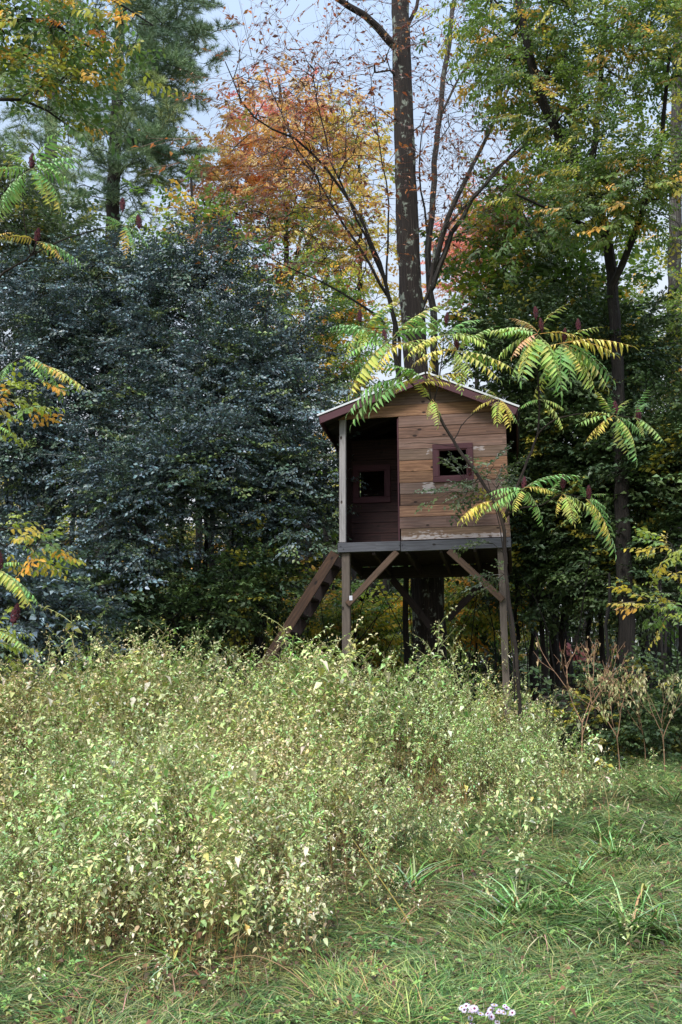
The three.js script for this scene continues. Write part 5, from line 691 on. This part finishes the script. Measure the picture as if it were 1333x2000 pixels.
{ // dried flower head between ladder and left post
  const p = at(627, 1330, 10.4); p.y = ground(p.x, p.z); const top = at(627, 1262, 10.4).sub(p), t = thing('dried_umbel', 'dry brown umbel on a thin stalk left of the left post', 'seed head', p), m = new MB(), c = lin(0x8d7a5c), R = rngOf(5);
  m.tube([V(0, -0.03, 0), V(0.01, top.y * 0.5, 0), V(0, top.y - 0.06, 0)], [0.005, 0.004, 0.003], 5, c); for (let k = 0; k < 16; k++) { const a = k * 2.4, s = 0.045 * Math.sqrt((k + 0.5) / 16), e = V(Math.cos(a) * s, top.y + 0.005 * R(), Math.sin(a) * s); m.tube([V(0, top.y - 0.06, 0), e], [0.0015, 0.001], 3, c); for (let j = 0; j < 6; j++) { const b = j * 1.05; m.tube([e, e.clone().add(V(Math.cos(b) * 0.012, 0.014, Math.sin(b) * 0.012))], [0.002, 0.003], 3, c); } } mesh('stalk', m.build(), stemMat, t);
}
{ // bent stalks
  const stalk = (pts, r, c, label) => { const P = pts.map((q) => at(...q)), b = groundSeen(pts[0][0], pts[0][1]); P[0] = b.clone(); const t = thing('bent_stalk', label, 'stalk', b), m = new MB(), cv = new THREE.CatmullRomCurve3(P.map((q) => q.clone().sub(b))), q = cv.getSpacedPoints(24); m.tube(q, q.map((_, k) => r * (1 - 0.6 * k / 24)), 6, lin(c)); mesh('stalk', m.build(), stemMat, t); };
  const g1 = groundSeen(645, 1990), g2 = groundSeen(812, 1825);
  stalk([[645, 1990, -g1.z], [618, 1945, -g1.z + 0.05], [560, 1893, -g1.z + 0.1], [500, 1867, -g1.z + 0.15], [440, 1872, -g1.z + 0.2]], 0.0035, 0x9a7d5c, 'long brown dead stalk arching low over the grass, lower left of centre');
  stalk([[812, 1825, -g2.z], [780, 1770, -g2.z + 0.02], [735, 1705, -g2.z + 0.05], [690, 1640, -g2.z + 0.1]], 0.005, 0xa0904c, 'thick yellow stalk leaning diagonally out of the weeds in the centre');
}
{ // asters at the lower edge
  const R = rngOf(60), fl = () => { const m = new MB(), n = 16, c0 = lin(0xd9cfe4); for (let k = 0; k < n; k++) { const a = k / n * 6.283 + R() * 0.15, d = V(Math.cos(a), 0.12, Math.sin(a)).normalize(), o = V(Math.cos(a) * 0.003, 0, Math.sin(a) * 0.003); m.leaf(o, d, V(-d.x * 0.12, 1, -d.z * 0.12).normalize(), 0.0115, 0.0042, c0.map((x) => x * (0.85 + 0.25 * R())), 0.1, 0.1); } return m.build(); };
  const F = [fl(), fl()], ctr = new THREE.SphereGeometry(0.0042, 8, 5); ctr.scale(1, 0.6, 1); const cm = [new THREE.MeshStandardMaterial({ color: 0x7d2f4a, roughness: 0.8 }), new THREE.MeshStandardMaterial({ color: 0xb08a3c, roughness: 0.8 })];
  const labs = ['left-most cluster of pale lilac asters at the bottom edge', 'small middle cluster of pale lilac asters at the bottom edge', 'right and topmost cluster of pale lilac asters at the bottom edge'];
  [[908, 1982, 9, 26], [950, 1975, 6, 16], [985, 1978, 11, 26]].forEach(([px, py, n, sp], i) => {
    const d = 4.55, c = at(px, py, d), b = V(c.x, ground(c.x, c.z), c.z), t = thing('aster', labs[i], 'flowers', b), m = new MB();
    for (let k = 0; k < n; k++) { const q = at(px + (R() - 0.5) * 1.7 * sp, py + (R() - 0.5) * 1.5 * sp, d + (R() - 0.5) * 0.08).sub(b); m.tube([V((R() - 0.5) * 0.03, 0, 0), V(q.x * 0.6, q.y * 0.6, q.z), q], [0.0025, 0.0018, 0.001], 4, lin(0x5f6f3a)); const f = mesh('flower', F[k % 2], LM.matt, t); f.position.copy(q); f.rotation.set(0.45 + (R() - 0.5) * 1.3, R() * 6, (R() - 0.5) * 1.3); f.scale.setScalar(0.7 + 0.6 * R()); const cc = mesh('flower_centre', ctr, cm[k % 3 ? 0 : 1], f); cc.position.y = 0.001; }
    mesh('stem', m.build(), stemMat, t);
  });
}
{ // fallen leaves, stones, dark mound
  const R = rngOf(70), lg = (s) => { const Q = rngOf(s), m = new MB(); m.leaf(V(-0.05, 0.01, 0), V(1, 0.1, 0).normalize(), V(-0.1, 1, 0.2).normalize(), 0.1, 0.055, [1, 1, 1].map((x) => x * (0.85 + 0.2 * Q())), 0.6 - Q() * 1.2, 0.35 * (Q() < 0.5 ? 1 : -0.6), true); m.tube([V(-0.08, 0, 0.004), V(-0.05, 0.01, 0)], [0.0014, 0.0014], 4, [0.7, 0.6, 0.5]); return m.build(); };
  const G = [lg(1), lg(2), lg(3)], M = [0x6b4434, 0x7f5f48, 0x8a7462, 0x7a4a30, 0x553a30].map((h) => new THREE.MeshStandardMaterial({ color: h, vertexColors: true, side: THREE.DoubleSide, roughness: 0.7 }));
  const lab = 'curled brown fallen leaf lying in the grass', grp = 'fallen brown leaves in the grass';
  for (const [px, py, k] of [[925, 1712, 0], [958, 1705, 4], [960, 1730, 2], [942, 1772, 1], [1128, 1822, 3], [1160, 1858, 2], [1178, 1860, 1], [1195, 1868, 0], [1160, 1905, 2], [1090, 1870, 3], [990, 1830, 1], [1165, 1578, 3], [1320, 1572, 0], [1320, 1740, 3], [895, 1652, 2], [1265, 1650, 2], [1258, 1670, 2], [740, 1900, 2], [735, 1900, 4], [790, 1945, 3], [1010, 1705, 0], [1140, 1930, 0], [260, 1965, 1], [150, 1900, 4]]) { const p = groundSeen(px, py), t = mesh(numbered('fallen_leaf'), G[k % 3], M[k], scene); t.position.copy(p).add(V(0, 0.035, 0)); t.rotation.set((R() - 0.5) * 0.9, R() * 6.28, (R() - 0.5) * 0.9); t.scale.setScalar(0.5 + 0.35 * R()); tag(t, lab, 'leaf', grp); }
  const g = new THREE.IcosahedronGeometry(1, 4), pp = g.attributes.position; for (let i = 0; i < pp.count; i++) { const v = V().fromBufferAttribute(pp, i), n = 1 + 0.35 * fbm(v.x * 1.3, v.y * 1.3, v.z * 1.3 + 4, 4); pp.setXYZ(i, v.x * n * 0.42, v.y * n * 0.36, v.z * n * 0.35); } g.computeVertexNormals();
  const rt = texture(256, 256, (u, v) => mix3([0.16, 0.13, 0.115], [0.30, 0.26, 0.23], clamp(0.5 + 1.6 * fbm(u * 9, v * 9, 3, 5)))); const p = at(1085, 1360, 11.3); p.y = ground(p.x, p.z) + 0.22; const r = mesh('boulder', g, new THREE.MeshStandardMaterial({ map: rt, bumpMap: rt, bumpScale: 0.03, roughness: 0.95 }), scene); r.position.copy(p); tag(r, 'dark brown boulder in the shade right of the right post', 'boulder');
}
renderer.render(scene, camera);
